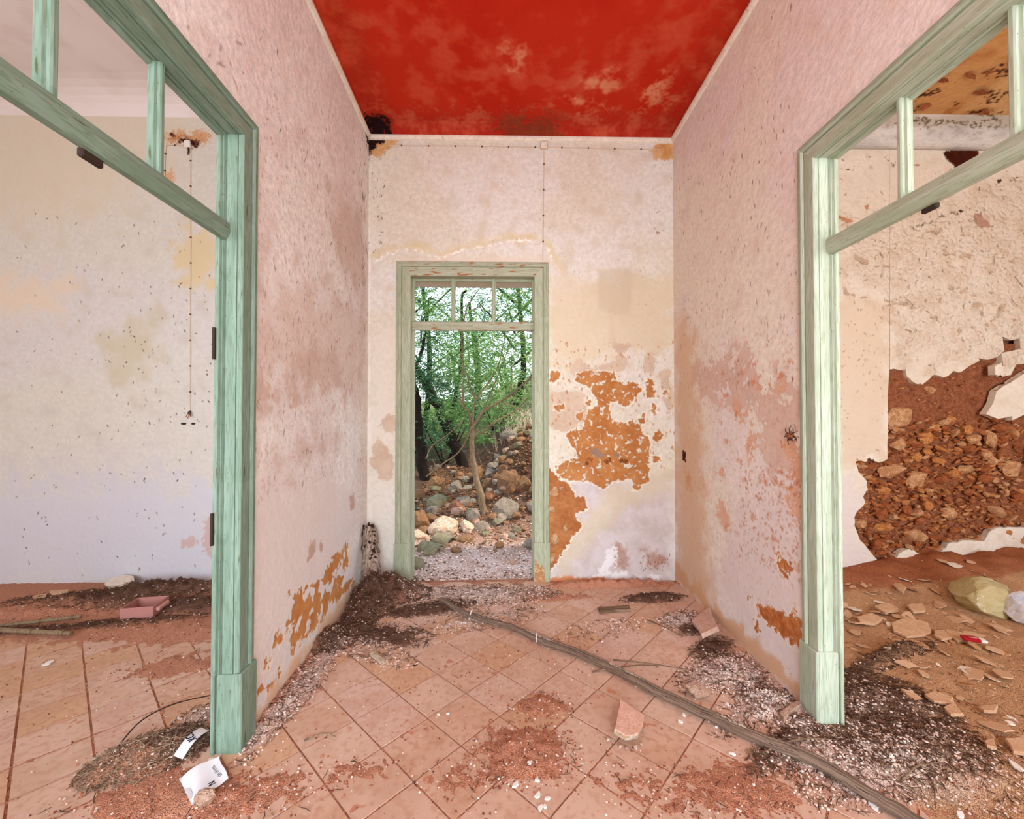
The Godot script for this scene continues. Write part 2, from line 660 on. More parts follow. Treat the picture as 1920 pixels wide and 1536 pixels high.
	var rub := {"rubble_tan": [c8(184, 134, 94), c8(214, 172, 130), c8(150, 92, 56)], "rubble_brown": [c8(150, 84, 50), c8(176, 110, 70), c8(112, 54, 28)], "rubble_orange": [c8(186, 120, 66), c8(208, 152, 98), c8(152, 84, 40)], "mortar": [c8(140, 84, 56), c8(160, 104, 74), c8(110, 58, 36)]}
	for k in rub:
		var t := grain_tex(256, 440 + k.length() * 7, rub[k], 0.03, 1.0, 1.0, 0.2, rub[k][2], 0.22, c8(90, 38, 18))
		M[k] = tri_mat(t, Vector3.ONE * 2.6, 0.95, true, t, 0.8)
	var pl := grain_tex(320, 470, [c8(226, 208, 190), c8(236, 222, 206), c8(214, 192, 170)], 0.02, 1.0, 1.0, 0.1, c8(206, 178, 150), 0.1, c8(150, 120, 96))
	M.plaster = tri_mat(pl, Vector3.ONE * 1.2, 0.95, true, pl, 0.3)
	M.plaster_own = tri_mat(pl, Vector3.ONE * 3.0, 0.95, false, pl, 0.3)
	var fl := grain_tex(256, 480, [c8(206, 164, 130), c8(216, 180, 148), c8(190, 144, 110)], 0.02, 1.0, 1.0, 0.12, c8(176, 124, 90), 0.12, c8(140, 92, 66))
	M.flake = tri_mat(fl, Vector3.ONE * 3.0, 0.95, false, fl, 0.2)
	M.white = flat_mat(c8(238, 230, 222), 0.9)
	M.iron = flat_mat(c8(56, 42, 34), 0.7)
	M.cable = flat_mat(c8(214, 190, 168), 0.8)
	M.clip = flat_mat(c8(96, 62, 44), 0.7)
	var bark := grain_tex(256, 490, [c8(38, 30, 26), c8(58, 46, 38), c8(22, 16, 14)], 0.04, 1.0, 4.0, 0.1, c8(70, 60, 48))
	M.bark = tri_mat(bark, Vector3(5, 1.5, 5), 0.95, true, bark, 0.5)
	var bark2 := grain_tex(256, 495, [c8(128, 106, 82), c8(156, 134, 106), c8(100, 80, 60)], 0.04, 1.0, 2.0, 0.1, c8(88, 92, 64))
	M.bark_pale = tri_mat(bark2, Vector3(6, 2, 6), 0.95, true, bark2, 0.3)
	var leaf := StandardMaterial3D.new()
	leaf.vertex_color_use_as_albedo = true
	leaf.roughness = 0.55
	leaf.backlight_enabled = true
	leaf.backlight = Color(0.8, 0.8, 0.8)
	leaf.cull_mode = BaseMaterial3D.CULL_DISABLED
	M.leaf = leaf
	var cp := grain_tex(256, 475, [c8(234, 220, 216), c8(238, 226, 222), c8(228, 212, 206)], 0.006, 1.0, 1.0)
	M.ceiling_pale = tri_mat(cp, Vector3.ONE * 0.4, 0.95, true)
	M.bark_grey = M.bark_pale
	M.soil_dark = flat_mat(c8(62, 42, 34), 1.0)
	var pinkt := grain_tex(256, 520, [c8(214, 166, 144), c8(224, 180, 160), c8(200, 148, 126)], 0.02, 1.0, 1.0, 0.1, c8(190, 130, 104), 0.1, c8(150, 96, 72))
	M.tile_pink = tri_mat(pinkt, Vector3.ONE * 3.0, 0.9, false, pinkt, 0.1)
	var bagt := grain_tex(128, 530, [c8(186, 170, 124), c8(200, 188, 150), c8(172, 154, 104)], 0.012, 1.0, 1.0)
	M.bag_olive = tri_mat(bagt, Vector3.ONE * 1.5, 0.32, false)
	M.bag_olive.metallic_specular = 0.5
	var bagb := grain_tex(128, 540, [c8(220, 218, 224), c8(196, 204, 226), c8(216, 202, 190)], 0.02, 1.0, 1.0)
	M.bag_blue = tri_mat(bagb, Vector3.ONE * 1.6, 0.25, false)
	M.bag_blue.metallic_specular = 0.6


# ------------------------------------------------------------------ the rooms
func wall_uv(m: StandardMaterial3D, su: float, w: float, ou: float, h: float, v1: float):
	m.uv1_scale = Vector3(su / w, 1.0 / h, 1)
	m.uv1_offset = Vector3(ou / w, v1 / h, 0)
	return m


func slab(called: String, xf: Transform3D, boxes: Array, mat: Material, label: String, category := "wall") -> MeshInstance3D:
	# boxes: [u0, u1, v0, v1, n0, n1] in the wall's own frame
	var st := begin()
	for b in boxes:
		bx(st, Vector3(b[0], b[2], b[4]), Vector3(b[1], b[3], b[5]), 0.0, xf)
	var o := solo(called, st.commit(), mat, label, category, "", "structure")
	return o


func blots(n: int, u0: float, v0: float, u1: float, v1: float, len: float, wid: float, sd: int) -> Array:
	# n small irregular patches scattered over a rectangle
	var r := RandomNumberGenerator.new()
	r.seed = sd
	var out := []
	for i in n:
		var c := Vector2(r.randf_range(u0, u1), r.randf_range(v0, v1))
		var t := r.randfn() * 0.25
		var s := r.randf_range(0.3, 1.2)
		var p := []
		for k in 7:
			var a := TAU * k / 7.0
			var q := Vector2(cos(a) * len, sin(a) * wid) * s * r.randf_range(0.6, 1.2)
			q = q.rotated(t) + c
			p.append_array([q.x, q.y])
		out.append(p)
	return out


func shell():
	var ochre := c8(192, 130, 78)
	var ochre2 := c8(174, 108, 58)
	var tan1 := c8(194, 164, 140)
	var tan2 := c8(208, 182, 158)
	# ---- back wall of the hall
	var back := paint(2.44, 3.5, -1.0, 0.0, 270.0, 11, [c8(218, 206, 188), c8(222, 213, 202), c8(204, 186, 162), 0.11], [
		{"p": [[-0.949, 1.899, -0.747, 1.899, -0.739, 0.003, -0.947, 0.005]], "c": c8(228, 216, 202), "n1": 0.1, "e": 0.1, "o": 0.6},
		{"p": [[0.431, 0.641, 0.709, 0.843, 1.036, 0.74, 1.373, 0.841, 1.376, -0.032, 0.43, -0.026]], "c": c8(212, 198, 196), "c2": c8(196, 178, 172), "n1": 0.05, "n2": 0.02, "e": 0.05, "o": 0.9},
		{"p": [[0.708, 0.518, 0.872, 0.7, 1.118, 0.74, 1.221, 0.842, 1.373, 0.882, 1.372, 0.678, 1.035, 0.578, 0.83, 0.396, 0.646, 0.195, 0.503, 0.034, 0.503, 0.236]], "c": c8(216, 198, 160), "n1": 0.06, "n2": 0.02, "e": 0.06, "o": 0.5},
		{"p": [[0.433, 2.315, 1.374, 2.32, 1.379, 1.743, 0.432, 1.617]], "c": c8(216, 194, 162), "n1": 0.1, "n2": 0.02, "e": 0.08, "o": 0.7},
		{"p": [[0.795, 2.379, 1.055, 2.393, 1.058, 2.153, 1.041, 2.03, 0.918, 2.037, 0.798, 2.07]], "c": c8(200, 180, 154), "n1": 0.01, "n2": 0.008, "e": 0.02, "o": 0.55},
		{"p": [[0.877, 2.07, 0.918, 2.07, 0.925, 1.824, 0.884, 1.823]], "c": c8(206, 178, 146), "n1": 0.01, "n2": 0.02, "e": 0.03, "o": 0.35},
		{"p": [[0.588, 1.589, 0.641, 1.687, 0.752, 1.626, 0.924, 1.663, 0.949, 1.713, 0.9, 1.774, 0.851, 1.799, 0.974, 1.824, 1.073, 1.787, 1.032, 1.75, 0.999, 1.738, 1.023, 1.676, 0.986, 1.602, 0.826, 1.589, 0.669, 1.528], [0.42, 1.417, 0.546, 1.454, 0.669, 1.421, 0.73, 1.332, 0.726, 1.189, 0.628, 1.168, 0.554, 1.12, 0.419, 1.12], [1.155, 1.713, 1.23, 1.714, 1.246, 1.619, 1.212, 1.57, 1.163, 1.602], [-0.865, 1.238, -0.793, 1.27, -0.744, 1.254, -0.744, 1.141, -0.824, 1.137, -0.861, 1.177], [-0.928, 1.016, -0.88, 1.056, -0.816, 1.04, -0.759, 0.967, -0.758, 0.774, -0.863, 0.766, -0.887, 0.826, -0.943, 0.863, -0.944, 0.927, -0.912, 0.967], [1.27, 1.578, 1.361, 1.619, 1.376, 1.291, 1.326, 1.209, 1.286, 1.414]], "c": tan1, "c2": tan2, "n1": 0.03, "n2": 0.02, "n3": 0.01, "e": 0.006, "o": 0.85, "z": -0.08},
		{"p": [[0.702, 1.597, 0.826, 1.589, 0.924, 1.577, 0.949, 1.504, 1.023, 1.516, 1.109, 1.492, 1.125, 1.442, 1.08, 1.393, 1.047, 1.344, 0.997, 1.32, 0.948, 1.356, 0.886, 1.369, 0.874, 1.307, 0.898, 1.234, 0.947, 1.197, 0.997, 1.197, 1.071, 1.209, 1.12, 1.172, 1.132, 1.099, 1.189, 1.086, 1.188, 0.915, 1.176, 0.866, 1.188, 0.76, 1.13, 0.72, 1.105, 0.679, 1.056, 0.687, 1.068, 0.724, 1.044, 0.761, 0.983, 0.761, 0.896, 0.749, 0.835, 0.692, 0.786, 0.721, 0.725, 0.749, 0.627, 0.75, 0.541, 0.762, 0.468, 0.811, 0.468, 0.86, 0.554, 0.908, 0.639, 0.916, 0.639, 0.989, 0.591, 1.026, 0.554, 1.087, 0.566, 1.124, 0.677, 1.148, 0.701, 1.221, 0.714, 1.283, 0.8, 1.332, 0.788, 1.368, 0.763, 1.417, 0.714, 1.479, 0.628, 1.503, 0.641, 1.565], [1.171, 1.529, 1.212, 1.537, 1.233, 1.471, 1.236, 1.397, 1.178, 1.385, 1.158, 1.434], [1.211, 1.344, 1.24, 1.344, 1.244, 1.283, 1.219, 1.258, 1.203, 1.291], [1.235, 1.123, 1.276, 1.131, 1.288, 1.086, 1.251, 1.058, 1.218, 1.078], [1.213, 0.939, 1.271, 0.947, 1.279, 0.899, 1.225, 0.886], [1.128, 1.258, 1.153, 1.27, 1.157, 1.209, 1.12, 1.18, 1.112, 1.217], [0.628, 1.27, 0.677, 1.283, 0.685, 1.226, 0.652, 1.213, 0.624, 1.234], [0.698, 1.372, 0.735, 1.381, 0.73, 1.323, 0.702, 1.328], [0.464, 1.323, 0.522, 1.34, 0.538, 1.307, 0.497, 1.287, 0.464, 1.295], [0.428, 1.593, 0.498, 1.593, 0.506, 1.552, 0.448, 1.495, 0.428, 1.511], [1.294, 1.439, 1.327, 1.443, 1.327, 1.414, 1.302, 1.41]], "c": ochre, "c2": ochre2, "n1": 0.006, "n2": 0.014, "n3": 0.006, "e": 0.003, "isl": 0.67, "islf": 16.0, "z": -0.22, "rim": 0.5},
		{"p": [[0.702, 1.556, 1.121, 1.516, 1.12, 1.168, 1.189, 1.046, 1.036, 0.74, 0.79, 0.761, 0.504, 0.843, 0.71, 1.209]], "ridge": 7.0, "c": c8(236, 222, 206), "n1": 0.06, "n2": 0.01, "e": 0.03, "o": 0.9, "z": 0.2},
		{"p": [[0.713, 0.993, 0.758, 1.001, 0.824, 0.985, 0.852, 0.956, 0.84, 0.932, 0.791, 0.928, 0.733, 0.961], [0.914, 0.964, 0.955, 0.968, 0.955, 0.936, 0.922, 0.932]], "c": c8(136, 118, 112), "n2": 0.012, "n3": 0.01, "e": 0.008, "o": 0.75},
		{"p": [[0.676, 0.892, 0.725, 0.9, 0.717, 0.879, 0.676, 0.875], [0.709, 0.924, 0.774, 0.936, 0.766, 0.916, 0.717, 0.908], [0.84, 0.908, 0.897, 0.932, 0.889, 0.895, 0.848, 0.883], [0.963, 0.915, 1.028, 0.923, 1.02, 0.891, 0.963, 0.883]], "c": c8(112, 58, 26), "n2": 0.012, "n3": 0.01, "e": 0.005, "o": 0.9},
		{"p": [[0.407, 0.86, 0.48, 0.774, 0.553, 0.738, 0.602, 0.677, 0.614, 0.628, 0.688, 0.628, 0.704, 0.542, 0.626, 0.506, 0.614, 0.458, 0.663, 0.421, 0.626, 0.361, 0.565, 0.288, 0.503, 0.192, 0.458, 0.119, 0.397, 0.023, 0.381, 0.023, 0.382, 0.86]], "c": c8(190, 128, 80), "c2": c8(168, 102, 58), "n1": 0.02, "n2": 0.02, "n3": 0.008, "e": 0.003, "z": -0.30, "bumpy": 0.5, "rim": 0.8},
		{"p": [[0.87, 0.214, 0.932, 0.314, 1.013, 0.274, 1.041, 0.152, 1.053, 0.091, 0.992, 0.092, 0.911, 0.133], [1.136, 0.273, 1.238, 0.232, 1.299, 0.15, 1.176, 0.111]], "c": c8(186, 152, 138), "c2": c8(168, 124, 104), "n1": 0.04, "n2": 0.02, "n3": 0.02, "e": 0.02, "o": 0.75},
		{"p": [[0.85, 0.234, 0.911, 0.258, 0.927, 0.153, 0.87, 0.072, 0.808, 0.073], [0.706, 0.025, 0.869, 0.064, 1.074, 0.038, 1.278, 0.021, 1.032, -0.01, 0.788, -0.008]], "c": c8(240, 234, 232), "n1": 0.04, "n2": 0.03, "n3": 0.02, "e": 0.01, "o": 0.85},
		{"p": [[0.381, 0.023, 0.829, 0.016, 1.073, -0.018, 1.376, -0.012, 1.376, -0.093, 0.381, -0.085]], "c": c8(202, 132, 90), "n1": 0.02, "n2": 0.01, "e": 0.01},
		{"p": [[-0.919, 2.482, -0.831, 2.528, -0.709, 2.545, -0.555, 2.538, -0.465, 2.498, -0.4, 2.49, -0.246, 2.54, -0.087, 2.566, 0.056, 2.609, 0.241, 2.626, 0.351, 2.611, 0.425, 2.57, 0.466, 2.463, 0.499, 2.397]], "w": 0.024, "c": c8(216, 194, 150), "n1": 0.03, "e": 0.03, "o": 0.65},
		{"p": [[-0.749, 2.455, -0.465, 2.473, -0.099, 2.484, 0.343, 2.487, 0.466, 2.455, 0.446, 2.397, -0.737, 2.389]], "c": c8(222, 204, 182), "n1": 0.02, "e": 0.03, "o": 0.6},
		{"p": [[-0.903, 2.421, -0.814, 2.479, -0.709, 2.521, -0.555, 2.513, -0.457, 2.465, -0.4, 2.465, -0.246, 2.516, -0.087, 2.542, 0.056, 2.584, 0.241, 2.602, 0.343, 2.586, 0.409, 2.537, 0.442, 2.455]], "w": 0.003, "c": c8(250, 244, 236), "n1": 0.01, "n2": 0.016, "n3": 0.014, "e": 0.006, "o": 0.95},
		{"p": [[-0.141, 3.408, -0.083, 3.268, -0.018, 3.194, 0.077, 3.096, 0.171, 2.998, 0.241, 2.907, 0.319, 2.825, 0.352, 2.768], [-0.345, 3.356, -0.247, 3.233, -0.165, 3.184], [0.077, 3.378, 0.138, 3.221, 0.188, 3.13], [0.41, 3.257, 0.451, 3.141, 0.467, 2.967, 0.479, 2.827, 0.524, 2.736, 0.549, 2.645], [-0.517, 3.313, -0.435, 3.214, -0.361, 3.141]], "w": 0.0007, "c": c8(176, 138, 112), "n2": 0.002, "e": 0.003, "o": 0.7, "z": -0.1},
		{"p": [[1.19, 2.767, 1.235, 2.709, 1.268, 2.643, 1.259, 2.585, 1.292, 2.56], [1.259, 2.651, 1.301, 2.693, 1.359, 2.652], [1.227, 2.883, 1.252, 2.817, 1.327, 2.868]], "w": 0.001, "c": c8(136, 92, 72), "n2": 0.01, "n3": 0.006, "e": 0.004, "o": 0.7},
		{"p": [[-0.964, 3.365, -0.875, 3.416, -0.778, 3.408, -0.753, 3.367, -0.794, 3.309, -0.875, 3.242, -0.956, 3.241], [1.221, 3.3, 1.28, 3.392, 1.397, 3.394, 1.396, 3.268, 1.346, 3.234, 1.271, 3.242]], "c": c8(188, 122, 62), "c2": c8(214, 164, 108), "n1": 0.03, "n2": 0.03, "n3": 0.02, "e": 0.008, "o": 0.9, "z": -0.1},
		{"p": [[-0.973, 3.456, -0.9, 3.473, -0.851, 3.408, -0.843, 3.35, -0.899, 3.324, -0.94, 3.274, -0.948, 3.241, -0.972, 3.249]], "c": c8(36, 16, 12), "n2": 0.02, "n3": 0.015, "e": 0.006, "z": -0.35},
		{"p": [[-0.956, 3.365, -0.931, 0.024]], "w": 0.004, "c": c8(244, 236, 226), "n1": 0.01, "e": 0.01, "o": 0.8},
		{"specks": [-0.937, 1.899, 1.388, 3.318], "n": 150, "c": c8(112, 76, 58), "len": 0.008, "wid": 0.002, "o": 0.6},
		{"specks": [1.115, 0.071, 1.341, 0.191], "n": 50, "c": c8(120, 70, 44), "len": 0.008, "wid": 0.004, "o": 0.8},
		{"specks": [0.443, 0.843, 1.379, 1.825], "n": 260, "c": c8(178, 108, 62), "len": 0.012, "wid": 0.006, "o": 0.7},
		{"specks": [-0.96, 2.47, -0.834, 3.292], "n": 40, "c": c8(60, 40, 34), "len": 0.012, "wid": 0.0025, "o": 0.9},
	])
	var mb := wall_mat(back, 2.2)
	wall_uv(mb, 1.0, 2.44, 1.0, 3.5, 3.5)
	var wb := slab("wall_back", FB, [[-1.0, -0.664, -0.1, 3.7, -0.26, 0.0], [0.342, 1.43, -0.1, 3.7, -0.26, 0.0], [-0.664, 0.342, 2.349, 3.7, -0.1, 0.0], [-0.664, 0.342, 2.322, 3.7, -0.3, -0.1]], mb, "end wall of the hall with stained cream plaster peeling to ochre beside the garden doorway")
	for q in [[1.37, 0.455, 0.673, 0.05], [1, 0.512, 0.697, 0.03], [2, 0.439, 0.539, 0.035], [3, 0.463, 0.317, 0.05], [4, 0.544, 0.397, 0.03], [5, 0.442, 0.156, 0.04]]:
		part("stone", stone_mesh(Vector3(q[3] * 1.7, q[3] * 2.0, 0.05), int(q[0] * 7), 5), M.rubble_tan, wb, FB * Transform3D(Basis.IDENTITY, Vector3(q[1], q[2], -0.006)))

	# ---- partition beside the west room
	var left := paint(2.8, 3.5, 0.5, 0.0, 235.0, 23, [c8(234, 227, 220), c8(229, 218, 212), c8(212, 194, 184), 0.15], [
		{"p": [[1.694, 0.998, 2.875, 0.818, 2.943, 0.038, 1.711, -0.011]], "c": c8(224, 212, 206), "n1": 0.15, "e": 0.15, "o": 0.8},
		{"p": [[1.719, 1.722, 1.979, 1.87, 2.658, 1.986, 3.214, 1.98, 3.199, 1.33, 2.346, 1.368, 1.891, 1.392, 1.726, 1.293]], "c": c8(212, 184, 168), "n1": 0.2, "n2": 0.12, "n3": 0.08, "e": 0.08, "o": 0.45},
		{"p": [[1.724, 1.443, 2.492, 1.626, 3.092, 1.561, 2.346, 1.368, 1.725, 1.357], [1.81, 1.025, 2.098, 1.119, 2.672, 1.116, 2.352, 1.015], [2.398, 2.582, 3.072, 2.728, 3.211, 2.142, 2.654, 2.187]], "c": c8(190, 154, 136), "n1": 0.15, "n2": 0.14, "n3": 0.1, "e": 0.06, "o": 0.36},
		{"p": [[1.692, 2.269, 1.711, -0.011]], "w": 0.02, "c": c8(238, 218, 208), "n1": 0.02, "e": 0.03, "o": 0.5},
		{"p": [[2.81, 0.425, 2.812, 0.267, 2.707, 0.187, 2.599, 0.194, 2.908, 0.15, 2.942, 0.115, 2.708, 0.109, 2.583, 0.137, 2.462, 0.129, 2.319, 0.096, 2.143, 0.124, 2.028, 0.121, 2.017, 0.172, 2.027, 0.224, 2.09, 0.227, 2.141, 0.246, 2.057, 0.266, 1.971, 0.257, 1.892, 0.226, 1.878, 0.247, 1.918, 0.292, 1.999, 0.329, 2.013, 0.406, 2.168, 0.38, 2.315, 0.335, 2.458, 0.365, 2.553, 0.413], [1.811, 0.231, 1.853, 0.216, 1.849, 0.177, 1.811, 0.195], [1.772, 0.132, 1.867, 0.139, 1.949, 0.118, 1.94, 0.095, 1.846, 0.089, 1.773, 0.115]], "c": c8(204, 142, 84), "c2": c8(190, 122, 68), "n1": 0.03, "n2": 0.03, "n3": 0.012, "e": 0.004, "isl": 0.60, "islf": 7.0, "z": -0.22, "rim": 0.4},
		{"p": [[2.232, 0.597, 2.304, 0.576, 2.292, 0.508, 2.202, 0.505], [2.359, 0.559, 2.403, 0.546, 2.396, 0.489, 2.36, 0.503], [2.825, 0.72, 2.92, 0.72, 2.922, 0.61, 2.847, 0.627]], "c": c8(190, 156, 138), "n2": 0.02, "e": 0.006, "o": 0.8},
		{"p": [[0.5, 0.0, 3.25, 0.0, 3.25, 0.1, 2.4, 0.09, 1.9, 0.07, 0.5, 0.05]], "c": c8(222, 176, 138), "n1": 0.05, "n2": 0.02, "e": 0.03, "o": 0.8},
		{"p": [[1.716, 2.414, 1.81, 2.535, 1.889, 2.64, 1.834, 2.655]], "w": 0.001, "c": c8(170, 120, 104), "n2": 0.01, "e": 0.004, "o": 0.8},
		{"specks": [1.7, 0.9, 3.15, 3.2], "n": 300, "c": c8(96, 66, 58), "len": 0.016, "wid": 0.003, "o": 0.7},
		{"specks": [1.7, 0.9, 3.15, 2.6], "n": 900, "c": c8(158, 112, 96), "len": 0.012, "wid": 0.004, "o": 0.4, "lean": 1.0},
		{"specks": [3.0, 1.8, 3.2, 3.3], "n": 40, "c": c8(70, 36, 26), "len": 0.03, "wid": 0.004, "o": 0.9},
		{"specks": [0.7, 2.45, 1.7, 3.2], "n": 80, "c": c8(120, 88, 78), "len": 0.02, "wid": 0.004, "o": 0.5, "lean": 1.0},
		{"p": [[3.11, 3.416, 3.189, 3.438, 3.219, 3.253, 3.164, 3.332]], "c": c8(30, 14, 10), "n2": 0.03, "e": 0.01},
	])
	var ml := wall_mat(left, 1.7)
	wall_uv(ml, -1.0, 2.8, -0.5, 3.5, 3.5)
	slab("wall_left", FL, [[0.66, 1.645, 2.349, 3.72, -0.08, 0.0], [1.645, 3.3, -0.1, 3.72, -0.08, 0.0]], ml, "pinkish hall partition with ochre peeled patches low down beside the mint doorway")
	slab("wall_left", FL, [[-1.8, 0.66, -0.1, 3.72, -0.08, 0.0]], M.plaster, "near stretch of hall partition before the mint doorway")

	# ---- partition beside the east room
	var right := paint(2.7, 3.5, -0.05, 0.0, 245.0, 37, [c8(234, 222, 208), c8(232, 218, 212), c8(222, 202, 186), 0.10], [
		{"p": [[0.028, 1.984, 0.341, 1.838, 0.484, 0.833, 0.612, -0.066, 0.039, 0.023, 0.009, 0.761]], "c": c8(218, 182, 148), "n1": 0.12, "e": 0.12, "o": 0.75},
		{"p": [[0.81, 0.701, 1.386, 0.971, 1.388, 0.03, 0.962, 0.083, 0.683, 0.288]], "c": c8(222, 206, 202), "n1": 0.15, "e": 0.12, "o": 0.8},
		{"p": [[0.303, 1.584, 0.48, 1.599, 0.669, 1.549, 0.812, 1.594, 0.985, 1.58, 1.052, 1.515, 1.033, 1.473, 1.167, 1.417, 1.286, 1.398, 1.359, 1.411, 1.391, 1.296, 1.366, 0.968, 1.16, 0.937, 1.076, 1.25, 0.981, 1.278, 0.819, 1.311, 0.634, 1.382, 0.416, 1.428, 0.336, 1.507]], "c": c8(204, 164, 146), "c2": c8(216, 182, 166), "n1": 0.12, "n2": 0.08, "n3": 0.03, "e": 0.014, "o": 0.75, "z": -0.06},
		{"p": [[0.953, 1.141, 1.047, 1.153, 1.055, 1.058, 1.016, 1.026, 0.967, 1.05], [0.693, 0.961, 0.755, 0.962, 0.742, 0.895, 0.698, 0.898], [0.689, 0.737, 0.763, 0.721, 0.809, 0.64, 0.75, 0.599, 0.688, 0.657], [0.186, 0.849, 0.275, 0.861, 0.291, 0.76, 0.22, 0.74], [1.298, 1.172, 1.389, 1.162, 1.399, 0.744, 1.355, 0.755, 1.316, 0.961, 1.346, 1.036, 1.259, 1.121], [0.865, 1.322, 0.96, 1.279, 0.96, 1.233, 0.897, 1.25], [1.079, 1.435, 1.2, 1.404, 1.149, 1.366, 1.078, 1.386], [1.248, 1.4, 1.286, 1.407, 1.278, 1.354, 1.24, 1.376]], "c": c8(206, 138, 98), "c2": c8(222, 170, 140), "n1": 0.06, "n2": 0.05, "n3": 0.03, "e": 0.01, "o": 0.75, "z": -0.1},
		{"p": [[1.043, 0.289, 1.094, 0.311, 1.12, 0.288, 1.155, 0.346, 1.208, 0.319, 1.232, 0.32, 1.278, 0.351, 1.303, 0.344, 1.346, 0.388, 1.397, 0.384, 1.395, 0.234, 1.323, 0.244, 1.276, 0.229, 1.23, 0.237, 1.145, 0.23, 1.061, 0.245], [0.981, 0.314, 1.015, 0.318, 1.01, 0.29, 0.985, 0.285], [1.046, 0.195, 1.079, 0.197, 1.073, 0.157, 1.05, 0.156], [1.224, 0.619, 1.292, 0.593, 1.332, 0.582, 1.273, 0.512, 1.227, 0.545]], "c": c8(202, 132, 78), "c2": c8(172, 96, 50), "n1": 0.02, "n2": 0.03, "n3": 0.012, "e": 0.004, "z": -0.26, "bumpy": 0.4, "rim": 0.4},
		{"p": [[0.151, 0.997, 0.206, 0.99, 0.205, 0.921, 0.15, 0.93]], "c": c8(60, 22, 12), "n2": 0.02, "e": 0.008},
		{"p": [[1.312, 1.182, 1.355, 1.184, 1.355, 1.151, 1.312, 1.148]], "c": c8(56, 30, 24), "n2": 0.03, "n3": 0.03, "e": 0.01, "o": 0.9},
		{"p": [[1.24, 0.103, 1.296, 0.107, 1.317, 0.096]], "w": 0.003, "c": c8(130, 70, 60), "n2": 0.01, "n3": 0.008, "e": 0.006, "o": 0.8},
		{"p": [[-0.05, 0.0, 2.6, 0.0, 2.6, 0.06, 1.4, 0.08, 0.7, 0.1, -0.05, 0.12]], "c": c8(216, 166, 126), "n1": 0.06, "n2": 0.02, "e": 0.03, "o": 0.8},
		{"specks": [0.1, 1.4, 1.4, 3.2], "n": 260, "c": c8(110, 70, 60), "len": 0.014, "wid": 0.003, "o": 0.75},
		{"specks": [0.3, 0.3, 1.4, 1.7], "n": 900, "c": c8(190, 138, 112), "len": 0.010, "wid": 0.006, "o": 0.35, "lean": 1.0},
		{"specks": [0.9, 0.5, 1.4, 1.0], "n": 260, "c": c8(176, 104, 72), "len": 0.010, "wid": 0.006, "o": 0.6, "lean": 1.0},
		{"p": blots(60, 0.7, 0.45, 1.42, 1.6, 0.035, 0.012, 31), "c": c8(206, 144, 110), "c2": c8(196, 120, 84), "n2": 0.02, "n3": 0.012, "e": 0.006, "o": 0.6},
	])
	var mr := wall_mat(right, 1.6)
	wall_uv(mr, 1.0, 2.7, 3.155 + 0.05, 3.5, 3.5)
	slab("wall_right", FR, [[-0.1, 1.466, -0.1, 3.72, -0.08, 0.0], [1.466, 2.476, 2.349, 3.72, -0.08, 0.0]], mr, "pink hall partition with rubbed brown patches beside the pale green doorway")
	slab("wall_right", FR, [[2.476, 4.95, -0.1, 3.72, -0.08, 0.0]], M.plaster, "near stretch of hall partition before the pale green doorway")

